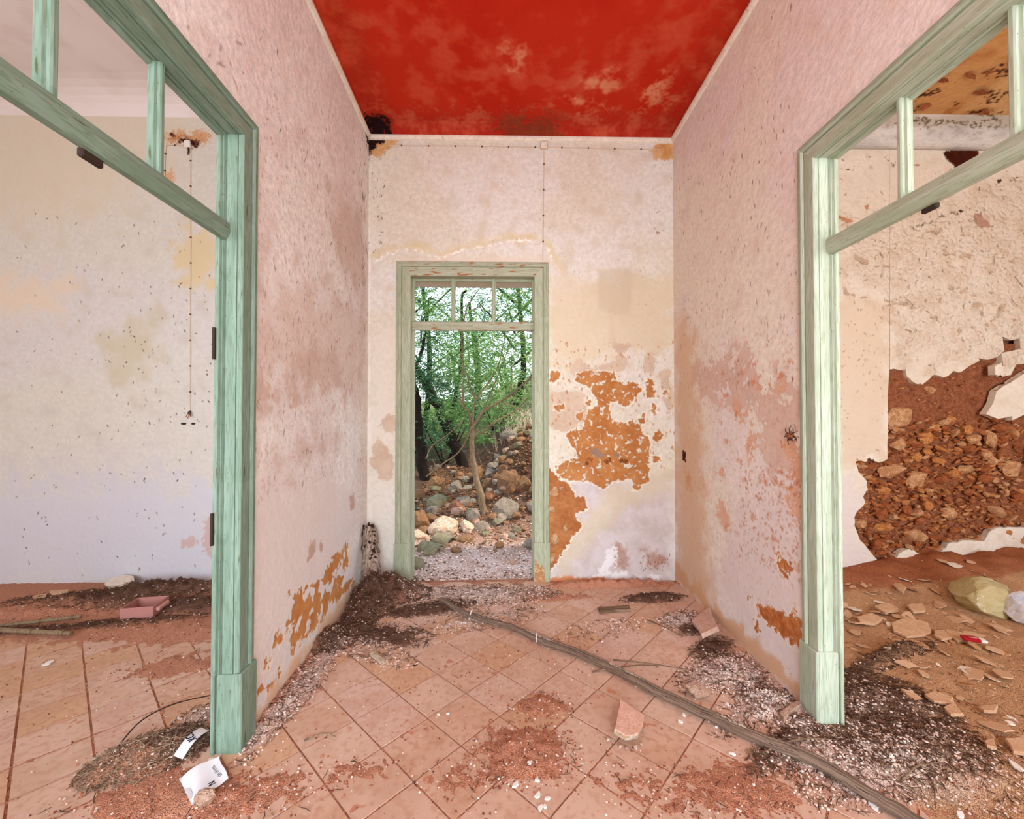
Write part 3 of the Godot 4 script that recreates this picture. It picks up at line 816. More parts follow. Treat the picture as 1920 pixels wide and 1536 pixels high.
	# ---- end wall of the west room
	var lr := paint(3.5, 3.7, -4.5, 0.0, 200.0, 51, [c8(216, 207, 196), c8(214, 205, 200), c8(202, 191, 180), 0.06], [
		{"p": [[-3.942, 2.65, -2.922, 2.78, -2.056, 3.606, -2.059, 3.935, -3.967, 3.905]], "c": c8(220, 204, 180), "n1": 0.2, "e": 0.25, "o": 0.7},
		{"p": [[-3.906, 0.774, -2.026, 0.769, -2.018, -0.067, -3.89, -0.053]], "c": c8(210, 204, 212), "n1": 0.2, "e": 0.2, "o": 0.8},
		{"p": [[-2.405, 2.662, -2.086, 2.665, -2.081, 2.218, -2.36, 2.237]], "c": c8(222, 196, 150), "n1": 0.12, "n2": 0.02, "e": 0.06, "o": 0.75},
		{"p": [[-2.947, 1.811, -2.753, 1.972, -2.575, 2.014, -2.552, 1.732, -2.667, 1.49, -2.865, 1.57]], "c": c8(204, 190, 164), "n1": 0.15, "n2": 0.05, "e": 0.14, "o": 0.8},
		{"p": [[-3.779, 2.289, -3.191, 2.293, -3.226, 2.051, -3.774, 2.008]], "c": c8(230, 206, 180), "n1": 0.15, "e": 0.12, "o": 0.7},
		{"p": [[-2.181, 0.49, -2.087, 0.53, -2.083, 0.132, -2.159, 0.251], [-2.337, 0.312, -2.239, 0.331, -2.25, 0.284, -2.329, 0.268]], "c": c8(206, 170, 160), "n1": 0.03, "n2": 0.03, "e": 0.008, "o": 0.8},
		{"p": [[-4.114, 3.44, -2.054, 3.446]], "w": 0.003, "c": c8(196, 160, 132), "n2": 0.002, "e": 0.005, "o": 0.8, "z": -0.15},
		{"p": [[-2.489, 3.363, -2.446, 3.396, -2.354, 3.405, -2.325, 3.365, -2.278, 3.398, -2.214, 3.415, -2.166, 3.383, -2.173, 3.342, -2.221, 3.317, -2.277, 3.3, -2.373, 3.315, -2.461, 3.322]], "c": c8(170, 96, 48), "c2": c8(214, 160, 112), "n1": 0.02, "n2": 0.04, "n3": 0.03, "e": 0.02, "o": 0.9},
		{"p": [[-2.389, 3.356, -2.333, 3.356, -2.293, 3.34, -2.245, 3.341, -2.245, 3.296, -2.289, 3.291, -2.325, 3.324, -2.381, 3.323], [-2.462, 3.396, -2.438, 3.396, -2.437, 3.371, -2.461, 3.371]], "c": c8(52, 18, 10), "n2": 0.02, "n3": 0.015, "e": 0.01, "o": 0.95, "z": -0.3},
		{"p": [[-2.514, 3.089, -2.442, 3.11, -2.41, 3.069, -2.441, 3.004, -2.504, 2.995]], "c": c8(216, 158, 116), "n2": 0.03, "n3": 0.02, "e": 0.012, "o": 0.85},
		{"p": [[-3.372, 3.019, -3.398, 2.897, -3.474, 2.775, -3.531, 2.653, -3.626, 2.491]], "w": 0.0008, "c": c8(176, 150, 138), "n2": 0.004, "e": 0.004, "o": 0.7},
		{"specks": [-3.583, 0.063, -2.127, 2.787], "n": 170, "c": c8(44, 34, 32), "len": 0.009, "wid": 0.003, "o": 0.95, "lean": 0.6},
		{"specks": [-2.977, 1.17, -2.122, 2.259], "n": 60, "c": c8(38, 30, 28), "len": 0.010, "wid": 0.003, "o": 1.0, "lean": 0.6},
		{"p": [[-2.455, 0.97, -2.455, 0.922], [-2.463, 0.986, -2.45, 0.874], [-2.399, 1.523, -2.383, 1.483]], "w": 0.003, "c": c8(70, 62, 62), "e": 0.004, "o": 0.8},
	])
	var mlr := wall_mat(lr, 1.2)
	wall_uv(mlr, 1.0, 3.5, 4.5, 3.7, 3.7)
	slab("wall_back_left", FB, [[-4.5, -1.0, -0.1, 3.9, -0.26, 0.0]], mlr, "whitewashed end wall of the west room speckled with small black flecks")

	# ---- end wall of the east room: a mortar core with rubble, under a coat of plaster that has fallen off in one large hole
	var rr := paint(3.3, 3.6, 1.4, 0.0, 200.0, 67, [c8(228, 216, 200), c8(232, 222, 208), c8(216, 198, 178), 0.06], [
		{"p": [[2.667, 2.162, 2.794, 2.183, 2.92, 2.155, 3.08, 2.143, 3.072, 1.581, 3.046, 0.92, 2.777, 0.92, 2.65, 0.756]], "c": c8(222, 200, 176), "n1": 0.1, "n2": 0.02, "e": 0.05, "o": 0.7},
		{"p": [[2.659, 0.838, 2.796, 0.756, 2.856, 0.509, 2.77, 0.346, 2.934, 0.099, 2.648, -0.062]], "c": c8(226, 214, 210), "n1": 0.1, "e": 0.05, "o": 0.85},
		{"p": [[2.681, 2.662, 4.299, 3.141, 4.482, 1.584, 3.081, 1.623, 3.08, 2.164, 2.676, 2.245]], "ridge": 3.6, "flat": 1.7, "c": c8(190, 152, 122), "c2": c8(150, 104, 74), "n1": 0.2, "e": 0.2, "o": 0.7, "z": -0.35},
		{"p": [[2.689, 3.25, 4.306, 3.48, 4.482, 1.584, 3.081, 1.623, 3.08, 2.164, 2.676, 2.245]], "ridge": 1.5, "c": c8(190, 156, 130), "n1": 0.15, "e": 0.25, "o": 0.4, "z": 0.3},
		{"p": [[2.69, 2.287, 2.752, 2.195, 2.857, 2.179, 2.962, 2.197, 3.055, 2.164], [2.962, 2.163, 3.173, 2.123, 3.299, 2.082, 3.467, 1.999], [3.218, 2.332, 3.344, 2.27, 3.556, 2.25, 3.768, 2.188], [3.433, 2.543, 3.645, 2.502, 3.859, 2.546, 4.071, 2.463], [2.797, 2.496, 2.965, 2.414, 3.135, 2.436], [3.47, 2.166, 3.639, 2.104, 3.894, 2.126, 4.128, 2.043], [3.181, 2.708, 3.308, 2.668, 3.436, 2.711, 3.562, 2.649, 3.819, 2.672], [3.635, 1.916, 3.849, 1.959, 4.066, 2.169]], "w": 0.003, "c": c8(176, 134, 102), "n1": 0.03, "n2": 0.012, "n3": 0.006, "e": 0.005, "o": 0.65, "z": -0.3},
		{"p": [[2.683, 2.83, 4.299, 3.141, 4.482, 1.584, 3.081, 1.623, 3.08, 2.164, 2.676, 2.245]], "c": c8(230, 214, 196), "c2": c8(214, 190, 166), "n1": 0.15, "e": 0.15, "o": 0.5, "bumpy": 0.4},
		{"p": [[2.679, 3.195, 2.789, 3.175, 2.84, 3.142, 2.855, 3.058, 2.888, 2.983, 2.93, 2.933, 2.917, 2.891], [2.789, 3.184, 2.892, 3.252, 2.999, 3.312], [2.908, 2.895, 2.993, 2.887, 3.048, 2.875], [3.112, 3.204, 3.188, 3.213, 3.286, 3.223], [3.08, 2.164, 3.068, 1.623], [3.865, 2.862, 3.953, 3.01, 4.084, 3.117, 4.157, 3.148], [3.041, 3.296, 3.112, 3.229, 3.167, 3.213]], "w": 0.002, "c": c8(110, 66, 46), "n2": 0.008, "n3": 0.004, "e": 0.003, "o": 0.85, "z": -0.2},
		{"p": [[3.278, 3.231, 3.325, 3.219, 3.409, 3.203, 3.392, 3.19, 3.299, 3.206], [2.675, 2.83, 2.717, 2.805, 2.801, 2.772, 2.834, 2.747, 2.759, 2.755, 2.696, 2.78], [2.887, 2.89, 2.917, 2.899, 2.921, 2.866, 2.895, 2.849]], "c": c8(196, 136, 98), "n2": 0.01, "e": 0.004, "o": 0.9, "z": -0.2},
		{"p": [[3.757, 2.823, 3.822, 2.853, 3.846, 2.79, 3.897, 2.765, 3.923, 2.74, 3.82, 2.726, 3.786, 2.739], [4.033, 2.724, 4.059, 2.707, 4.033, 2.69]], "c": c8(190, 148, 128), "n2": 0.012, "e": 0.004, "z": -0.2},
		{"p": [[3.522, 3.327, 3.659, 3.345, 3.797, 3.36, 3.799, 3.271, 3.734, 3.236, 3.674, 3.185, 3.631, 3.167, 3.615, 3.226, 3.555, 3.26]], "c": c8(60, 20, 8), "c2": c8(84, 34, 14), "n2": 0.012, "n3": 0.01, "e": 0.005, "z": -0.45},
		{"p": [[3.596, 2.855, 3.66, 2.864, 3.677, 2.847, 3.634, 2.822], [3.955, 3.12, 3.998, 3.104, 3.954, 3.069], [3.8, 3.042, 3.817, 3.06, 3.812, 3.009]], "c": c8(70, 50, 40), "n2": 0.01, "e": 0.004},
		{"p": [[3.318, 2.785, 3.351, 2.752, 3.403, 2.794, 3.445, 2.736, 3.497, 2.812, 3.548, 2.829, 3.591, 2.846], [3.241, 2.759, 3.274, 2.718, 3.334, 2.743]], "w": 0.002, "c": c8(90, 84, 60), "n2": 0.02, "n3": 0.015, "e": 0.003, "o": 0.8},
		{"specks": [2.681, 1.622, 4.151, 3.266], "n": 160, "c": c8(120, 78, 54), "len": 0.012, "wid": 0.004, "o": 0.7, "lean": 1.0},
		{"specks": [2.672, 0.838, 3.067, 2.164], "n": 60, "c": c8(150, 110, 86), "len": 0.012, "wid": 0.005, "o": 0.6, "lean": 1.0},
	])
	var mrr := wall_mat(rr, 4.5)
	wall_uv(mrr, 1.0, 3.3, -1.4, 3.6, 3.6)
	var wr := slab("wall_back_right", FB, [[1.43, 4.8, -0.1, 3.9, -0.3, -0.09]], M.mortar, "end wall of the east room with a large hole in its plaster baring rubble stones")
	var coat := [
		[1.42, 3.5, 3.104, 3.846, 3.072, 1.61, 3.059, 1.25, 3.05, 0.92, 2.978, 0.891, 2.949, 0.903, 2.903, 0.932, 2.869, 0.899, 2.794, 0.9, 2.814, 0.825, 2.888, 0.743, 2.892, 0.677, 2.858, 0.636, 2.865, 0.571, 2.789, 0.489, 2.779, 0.399, 2.82, 0.292, 2.927, 0.169, 3.009, 0.09, 3.005, -0.187, 1.42, -0.12],
		[3.104, 3.846, 5.012, 4.089, 4.96, 1.837, 4.487, 1.814, 4.165, 1.792, 4.122, 1.767, 4.116, 1.859, 4.051, 1.842, 3.979, 1.871, 3.99, 1.758, 3.929, 1.708, 3.857, 1.687, 3.785, 1.699, 3.793, 1.679, 3.716, 1.641, 3.638, 1.587, 3.579, 1.599, 3.494, 1.545, 3.414, 1.565, 3.328, 1.491, 3.273, 1.499, 3.206, 1.553, 3.195, 1.611, 3.072, 1.61],
		[3.96, 1.742, 4.144, 1.784, 4.487, 1.81, 4.484, 1.668, 4.184, 1.659, 4.077, 1.65, 4.033, 1.567, 3.965, 1.554, 3.911, 1.608, 3.975, 1.646],
		[3.843, 1.637, 3.899, 1.662, 3.919, 1.591, 3.88, 1.554, 3.846, 1.566],
		[3.794, 1.262, 3.851, 1.35, 3.878, 1.445, 3.934, 1.483, 3.99, 1.512, 4.141, 1.608, 4.83, 1.794, 4.944, 1.166, 4.431, 1.208, 4.135, 1.321, 4.096, 1.254, 4.005, 1.213, 4.002, 1.246, 3.891, 1.225],
		[3.009, 0.086, 3.102, 0.123, 3.119, 0.184, 3.199, 0.22, 3.283, 0.187, 3.362, 0.154, 3.472, 0.219, 3.545, 0.272, 3.693, 0.287, 3.802, 0.278, 3.846, 0.352, 3.914, 0.385, 4.117, 0.384, 4.885, 0.438, 4.871, -0.161, 3.006, -0.146],
	]
	var toward := FB * Transform3D(Basis(Vector3(1, 0, 0), Vector3(0, 0, 1), Vector3(0, -1, 0)), Vector3.ZERO)
	for k in coat.size():
		var src := poly_of(coat[k])
		var poly := PackedVector2Array()
		for i in src.size():
			var a := src[i]
			var b := src[(i + 1) % src.size()]
			poly.append(Vector2(a.x, -a.y))
			var far := a.x > 3.7 or b.x > 3.7 or absf(a.y - b.y) > 0.6 or a.y > 3.45
			if not far:
				for t in [0.33, 0.67]:
					poly.append(Vector2(lerpf(a.x, b.x, t), -lerpf(a.y, b.y, t)) + Vector2(rng.randf_range(-0.009, 0.009), rng.randf_range(-0.009, 0.009)))
		var st := begin()
		var xf := toward
		if k >= 3:
			xf = xf * Transform3D(Basis(Vector3(1, 0, 0), [0.0, 0.0, 0.0, 0.03, 0.02, -0.012][k]), Vector3(0, 0.004, 0))
		prism(st, poly, -0.045, 0.0, xf, 0.004)
		part("plaster_panel", st.commit(), mrr, wr)
	# lumpy core behind the lost plaster
	var core := begin()
	core.set_smooth_group(0)
	var cn := FastNoiseLite.new()
	cn.seed = 9
	cn.frequency = 1.0
	cn.fractal_octaves = 4
	var cu := 104
	var cv := 120
	for j in cv + 1:
		for i in cu + 1:
			var u := 2.62 + 1.62 * i / cu
			var v := 1.82 * j / cv
			var deep := 0.03 * smoothstep(1.32, 1.1, v)
			core.set_uv(Vector2(u, v))
			core.add_vertex(FB * Vector3(u, v, -0.036 - deep * 0.5 + 0.03 * cn.get_noise_2d(u * 4.0, v * 5.0) + 0.022 * cn.get_noise_2d(u * 17.0 + 30.0, v * 22.0) * (0.4 + deep * 30.0)))
	for j in cv:
		for i in cu:
			var a := j * (cu + 1) + i
			for k in [a, a + cu + 2, a + 1, a, a + cu + 1, a + cu + 2]:
				core.add_index(k)
	core.generate_normals()
	part("mortar_core", core.commit(), M.mortar, wr)
	# rubble in the hole
	var rubble := []
	for k in 9:
		rubble.append(stone_mesh(Vector3(1, [0.42, 0.6, 0.85][k % 3], 0.8), 900 + k, 4, 12, 0.18))
	var rm: Array = [M.rubble_tan, M.rubble_brown, M.rubble_brown, M.rubble_orange, M.rubble_tan, M.rubble_brown]
	var placed := []
	var put := func(u: float, v: float, s: float, mat: Material, proud: float):
		placed.append(Vector3(u, v, s))
		var b := Basis(Vector3(0, 0, 1), rng.randf_range(-0.6, 0.6)) * Basis(Vector3(rng.randf_range(-1, 1), rng.randf_range(-1, 1), 0).normalized(), rng.randf_range(0.0, 0.5))
		b = b.scaled_local(Vector3(s, s, minf(s, 0.11)))
		part("stone", rubble[rng.randi() % 9], mat, wr, FB * Transform3D(b, Vector3(u, v, -0.040 + proud)))
	for q in [[3.168, 1.242, 0.24], [3.095, 0.829, 0.28], [3.707, 1.142, 0.13], [3.909, 1.059, 0.2], [3.685, 0.836, 0.14], [3.594, 1.225, 0.09], [3.425, 1.457, 0.12], [3.157, 1.023, 0.16], [3.047, 0.673, 0.14], [3.3, 0.754, 0.2], [3.569, 0.485, 0.18], [3.381, 0.548, 0.12], [4.062, 0.835, 0.2], [2.855, 0.407, 0.14], [3.022, 0.385, 0.16], [3.272, 0.322, 0.24], [4.256, 0.959, 0.22], [4.292, 0.627, 0.22], [3.95, 0.504, 0.2]]:
		put.call(q[0], q[1], q[2], M.rubble_tan if placed.size() % 3 < 2 else M.rubble_orange, 0.004)
	var tries := 0
	while placed.size() < 295 and tries < 20000:
		tries += 1
		var u := rng.randf_range(2.72, 4.15)
		var v := rng.randf_range(0.1, 1.72)
		var low := v < 1.25
		if u < 3.04 and v > 0.95 or u < 2.84 and v > 0.62 and v < 0.8:
			continue
		if not low and rng.randf() < 0.72:
			continue
		var s := 0.035 + 0.11 * pow(rng.randf(), 1.8) if low else rng.randf_range(0.025, 0.06)
		var ok := true
		for p in placed:
			if Vector2(p.x - u, (p.y - v) * 1.35).length() < (p.z + s) * 0.34:
				ok = false
				break
		if ok:
			put.call(u, v, s, rm[rng.randi() % 6] if low else M.mortar, rng.randf_range(-0.02, 0.028) if low else -0.01)

	var chips := []
	for i in 2600:
		var u := rng.randf_range(2.70, 4.15)
		var v := rng.randf_range(0.12, 1.70)
		if u < 3.03 and v > 0.93 or u < 2.84 and v > 0.62 and v < 0.8 or (v > 1.22 and rng.randf() < 0.6):
			continue
		var s := 0.012 + 0.05 * pow(rng.randf(), 2.5)
		if v > 1.22:
			s *= 0.5
		var b := Basis(Vector3(0, 0, 1), rng.randf_range(-0.7, 0.7)) * Basis(Vector3(rng.randf_range(-1, 1), rng.randf_range(-1, 1), 0).normalized(), rng.randf_range(0.0, 0.9))
		var col := Color8(140, 80, 48).lerp(Color8(206, 158, 114), pow(rng.randf(), 1.3)).lerp(Color8(176, 96, 44), 0.5 * rng.randf())
		chips.append([FB * Transform3D(b.scaled_local(Vector3(s, s, s)), Vector3(u, v, -0.036 + rng.randf_range(-0.01, 0.014))), col.srgb_to_linear()])
	var mmc := MultiMesh.new()
	mmc.transform_format = MultiMesh.TRANSFORM_3D
	mmc.use_colors = true
	mmc.mesh = stone_mesh(Vector3(1.3, 0.6, 0.8), 977, 3, 11, 0.18)
	mmc.instance_count = chips.size()
	for i in chips.size():
		mmc.set_instance_transform(i, chips[i][0])
		mmc.set_instance_color(i, chips[i][1])
	var chip := MultiMeshInstance3D.new()
	chip.multimesh = mmc
	chip.material_override = M.tint
	chip.name = "small_rubble"
	wr.add_child(chip)
	chip.set_meta("kind", "stuff")

	# ---- ceiling of the hall: red limewash over a shallow cove
	var ce := paint(2.6, 5.2, -1.1, -3.35, 150.0, 83, [c8(192, 44, 20), c8(186, 36, 14), c8(198, 58, 32), 0.03], [
		{"p": [[0.328, -2.705, 0.454, -2.615, 0.668, -2.648, 0.832, -2.728, 0.743, -2.801, 0.602, -2.831, 0.444, -2.768], [-0.832, -2.285, -0.678, -2.248, -0.685, -2.372, -0.817, -2.411], [-0.544, -2.81, -0.447, -2.761, -0.403, -2.827, -0.502, -2.879], [-0.26, -2.646, 0.111, -2.57, 0.219, -2.667, -0.094, -2.768], [0.836, -2.519, 0.958, -2.403, 1.043, -2.453, 0.922, -2.575], [0.906, -2.271, 1.056, -2.203, 1.195, -2.428, 1.052, -2.399], [-0.383, -2.359, -0.296, -2.388, -0.281, -2.529, -0.357, -2.496]], "c": c8(220, 130, 98), "c2": c8(200, 72, 46), "n1": 0.35, "n2": 0.05, "n3": 0.01, "e": 0.2, "o": 0.75},
		{"p": [[0.496, -2.86, 0.725, -2.875, 0.659, -2.918], [1.064, -2.673, 1.228, -2.804, 1.099, -2.859], [0.608, -2.693, 0.784, -2.686, 0.773, -2.776], [0.111, -2.55, 0.15, -2.541, 0.146, -2.588]], "c": c8(226, 156, 120), "n1": 0.14, "n2": 0.06, "n3": 0.02, "e": 0.08, "o": 0.8},
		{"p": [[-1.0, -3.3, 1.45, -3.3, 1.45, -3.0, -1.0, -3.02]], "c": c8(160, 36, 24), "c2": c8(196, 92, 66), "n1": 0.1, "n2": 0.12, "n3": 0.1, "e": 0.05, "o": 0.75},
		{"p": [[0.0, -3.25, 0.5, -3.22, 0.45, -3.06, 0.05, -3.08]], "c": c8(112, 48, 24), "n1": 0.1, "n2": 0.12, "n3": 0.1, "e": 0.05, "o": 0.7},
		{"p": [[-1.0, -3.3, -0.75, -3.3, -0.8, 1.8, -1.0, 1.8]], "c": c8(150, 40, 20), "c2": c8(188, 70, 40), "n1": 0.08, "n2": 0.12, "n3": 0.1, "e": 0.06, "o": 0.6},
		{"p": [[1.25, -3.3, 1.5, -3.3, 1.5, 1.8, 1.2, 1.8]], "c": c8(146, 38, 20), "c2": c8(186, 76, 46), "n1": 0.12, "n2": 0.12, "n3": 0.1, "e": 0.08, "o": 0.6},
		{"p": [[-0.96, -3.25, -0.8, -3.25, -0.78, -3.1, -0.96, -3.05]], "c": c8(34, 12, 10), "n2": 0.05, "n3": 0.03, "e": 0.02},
	])
	var mc := wall_mat(ce, 0.6)
	mc.uv1_scale = Vector3(1.0 / 2.6, -1.0 / 5.2, 1)
	mc.uv1_offset = Vector3(1.1 / 2.6, 1.85 / 5.2, 0)
	var st := begin()
	var zb := func(x: float) -> float: return -3.19 + 0.025 * x
	var outer := [Vector3(-0.96, 3.4, zb.call(-0.96)), Vector3(1.39, 3.4, zb.call(1.39)), Vector3(1.20, 3.4, 1.8), Vector3(-0.96, 3.4, 1.8)]
	var rings := [outer]
	for k in 5:
		var a := PI * 0.5 * (k + 1) / 5.0
		var ins := 0.13 * (1.0 - cos(a))
		var y := 3.4 + 0.06 * sin(a)
		rings.append([outer[0] + Vector3(ins, y - 3.4, ins), outer[1] + Vector3(-ins, y - 3.4, ins), outer[2] + Vector3(-ins, y - 3.4, 0), outer[3] + Vector3(ins, y - 3.4, 0)])
	st.set_smooth_group(1)
	for k in 5:
		for i in [0, 1, 3]:
			var j: int = (i + 1) % 4
			var q := [rings[k][i], rings[k][j], rings[k + 1][j], rings[k + 1][i]]
			var us := []
			for p in q:
				us.append(Vector2(p.x, p.z))
			quad(st, q[0], q[1], q[2], q[3], Vector3(0, -1, 0), us)
	var last: Array = rings[5]
	quad(st, last[0], last[1], last[2], last[3], Vector3(0, -1, 0))
	bx(st, Vector3(-0.957, 3.475, -3.22), Vector3(1.38, 3.72, 1.8), 0.0)
	solo("ceiling", st.commit(), mc, "blotchy red limewashed ceiling of the hall above a narrow cream ledge", "ceiling", "", "structure")
	# cream ledge under it
	var led := begin()
	var prof := [Vector2(0.0, 0.0), Vector2(0.012, 0.006), Vector2(0.02, 0.02), Vector2(0.02, 0.034), Vector2(0.0, 0.042)]
	for e in [[FB, -0.955, 1.385], [FL, -1.8, 3.21], [FR, 0.0, 4.9]]:
		for i in prof.size() - 1:
			var a: Vector2 = prof[i]
			var b: Vector2 = prof[i + 1]
			var f: Transform3D = e[0]
			quad(led, f * Vector3(e[1], 3.362 + a.y, a.x), f * Vector3(e[2], 3.362 + a.y, a.x), f * Vector3(e[2], 3.362 + b.y, b.x), f * Vector3(e[1], 3.362 + b.y, b.x), f.basis.z + Vector3(0, -0.3 + 0.4 * i, 0))
	solo("trim_1", led.commit(), M.plaster, "narrow cream plaster ledge running under the red ceiling", "moulding", "", "structure")

	# ---- west room: pale coved ceiling and side wall
	var wst := begin()
	var pr := []
	for k in 7:
		var a := PI * 0.5 * k / 6.0
		pr.append(Vector2(0.22 * (1.0 - cos(a)), 3.52 + 0.16 * sin(a)))
	for i in 6:
		quad(wst, FB * Vector3(-4.5, pr[i].y, pr[i].x), FB * Vector3(-1.0, pr[i].y, pr[i].x), FB * Vector3(-1.0, pr[i + 1].y, pr[i + 1].x), FB * Vector3(-4.5, pr[i + 1].y, pr[i + 1].x), Vector3(0, -1, 1))
	bx(wst, Vector3(-4.5, 3.68, -3.3), Vector3(-1.067, 3.86, 1.8), 0.0)
	solo("ceiling_001", wst.commit(), M.ceiling_pale, "pale pinkish ceiling of the west room curving down to its end wall", "ceiling", "", "structure")
	slab("wall_west", Transform3D.IDENTITY, [[-4.5, -4.3, -0.1, 3.9, -3.3, 1.8]], M.plaster, "plain plastered outer wall of the west room")
	# ---- east room: mouldy grey cove and a stained tan ceiling with lifted flakes
	var gr := paint(3.3, 0.5, 1.4, 0.0, 150.0, 91, [c8(196, 192, 188), c8(214, 210, 204), c8(164, 158, 154), 0.10], [
		{"p": [[1.4, 0.36, 4.7, 0.36, 4.7, 0.5, 1.4, 0.5]], "c": c8(184, 172, 156), "n1": 0.05, "n2": 0.03, "e": 0.05, "o": 0.8},
		{"p": [[1.4, 0.0, 4.7, 0.0, 4.7, 0.3, 1.4, 0.3]], "ridge": 9.0, "c": c8(226, 226, 228), "n1": 0.1, "e": 0.05, "o": 0.8, "z": 0.3},
		{"p": blots(16, 3.0, 0.3, 4.1, 0.47, 0.07, 0.02, 41), "c": c8(92, 78, 56), "n2": 0.03, "n3": 0.015, "e": 0.01, "o": 0.8},
		{"p": blots(40, 1.6, 0.2, 4.1, 0.45, 0.06, 0.02, 42), "c": c8(154, 144, 136), "n2": 0.03, "n3": 0.015, "e": 0.02, "o": 0.6},
	])
	var mg := wall_mat(gr, 0.8)
	var est := begin()
	var bulge := []
	for k in 9:
		var a := PI * 0.5 * k / 8.0
		bulge.append([Vector2(0.02 + 0.11 * sin(a * 1.0), 3.335 + 0.19 * (1.0 - cos(a))), k / 8.0])
	est.set_smooth_group(1)
	for i in 8:
		var a: Vector2 = bulge[i][0]
		var b: Vector2 = bulge[i + 1][0]
		var q := [FB * Vector3(1.44, a.y, a.x), FB * Vector3(4.7, a.y, a.x), FB * Vector3(4.7, b.y, b.x), FB * Vector3(1.44, b.y, b.x)]
		quad(est, q[0], q[1], q[2], q[3], Vector3(0, -0.5, 1), [Vector2(0, 1.0 - bulge[i][1]), Vector2(1, 1.0 - bulge[i][1]), Vector2(1, 1.0 - bulge[i + 1][1]), Vector2(0, 1.0 - bulge[i + 1][1])])
	quad(est, FB * Vector3(1.44, 3.335, 0.02), FB * Vector3(4.7, 3.335, 0.02), FB * Vector3(4.7, 3.335, -0.01), FB * Vector3(1.44, 3.335, -0.01), Vector3(0, -1, 0))
	solo("trim_2", est.commit(), mg, "mouldy grey plaster cove under the stained tan ceiling", "moulding", "", "structure")
	var tc := paint(3.4, 5.2, 1.35, -3.4, 110.0, 97, [c8(204, 152, 98), c8(216, 172, 122), c8(178, 116, 64), 0.10], [
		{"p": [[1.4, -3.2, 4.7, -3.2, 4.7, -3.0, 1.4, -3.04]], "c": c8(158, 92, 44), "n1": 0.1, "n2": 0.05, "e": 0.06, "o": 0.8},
		{"p": [[2.0, -3.2, 4.7, -3.2, 4.7, -1.4, 2.0, -1.4]], "ridge": 4.0, "c": c8(140, 86, 46), "n1": 0.2, "e": 0.2, "o": 0.6, "z": -0.3},
		{"p": blots(70, 2.1, -3.0, 4.1, -1.6, 0.075, 0.022, 43), "c": c8(52, 28, 16), "c2": c8(84, 48, 26), "n2": 0.035, "n3": 0.02, "e": 0.006, "o": 0.95, "z": -0.4},
	])
	var mt := wall_mat(tc, 2.0)
	mt.uv1_scale = Vector3(1.0 / 3.4, -1.0 / 5.2, 1)
	mt.uv1_offset = Vector3(-1.35 / 3.4, 1.8 / 5.2, 0)
	var tst := begin()
	bx(tst, Vector3(1.42, 3.525, -3.3), Vector3(4.8, 3.8, 1.8), 0.0)
	var tce := solo("ceiling_002", tst.commit(), mt, "water-stained tan ceiling of the east room with dark lifted flakes", "ceiling", "", "structure")
	for k in 46:
		var fs := begin()
		var x := rng.randf_range(2.2, 3.9)
		var z := rng.randf_range(-2.95, -1.7)
		var tilt := Basis(Vector3(rng.randf_range(-1, 1), 0, rng.randf_range(-1, 1)).normalized(), rng.randf_range(0.2, 0.55)) * Basis(Vector3.UP, rng.randf_range(-0.5, 0.5))
		prism(fs, shard_poly(rng, rng.randf_range(0.03, 0.09), 6, 0.45), -0.004, 0.0, Transform3D(tilt, Vector3(x, 3.513, z)))
		part("flake", fs.commit(), M.rubble_brown if k % 3 else M.rubble_tan, tce)
	slab("wall_east", Transform3D.IDENTITY, [[4.6, 4.8, -0.1, 3.9, -3.3, 1.8]], M.plaster, "plain plastered outer wall of the east room")
	# ---- front wall behind the photographer, with three openings
	slab("wall_front", Transform3D.IDENTITY, [[-4.5, -3.5, -0.1, 3.9, 1.8, 2.1], [-3.5, -1.5, -0.1, 0.5, 1.8, 2.1], [-3.5, -1.5, 2.7, 3.9, 1.8, 2.1], [-1.5, -0.75, -0.1, 3.9, 1.8, 2.1], [-0.75, 1.15, 2.85, 3.9, 1.8, 2.1], [1.15, 1.9, -0.1, 3.9, 1.8, 2.1], [1.9, 3.9, -0.1, 0.5, 1.8, 2.1], [1.9, 3.9, 2.7, 3.9, 1.8, 2.1], [3.9, 4.8, -0.1, 3.9, 1.8, 2.1]], M.plaster, "plastered front wall with a doorway and two window openings")


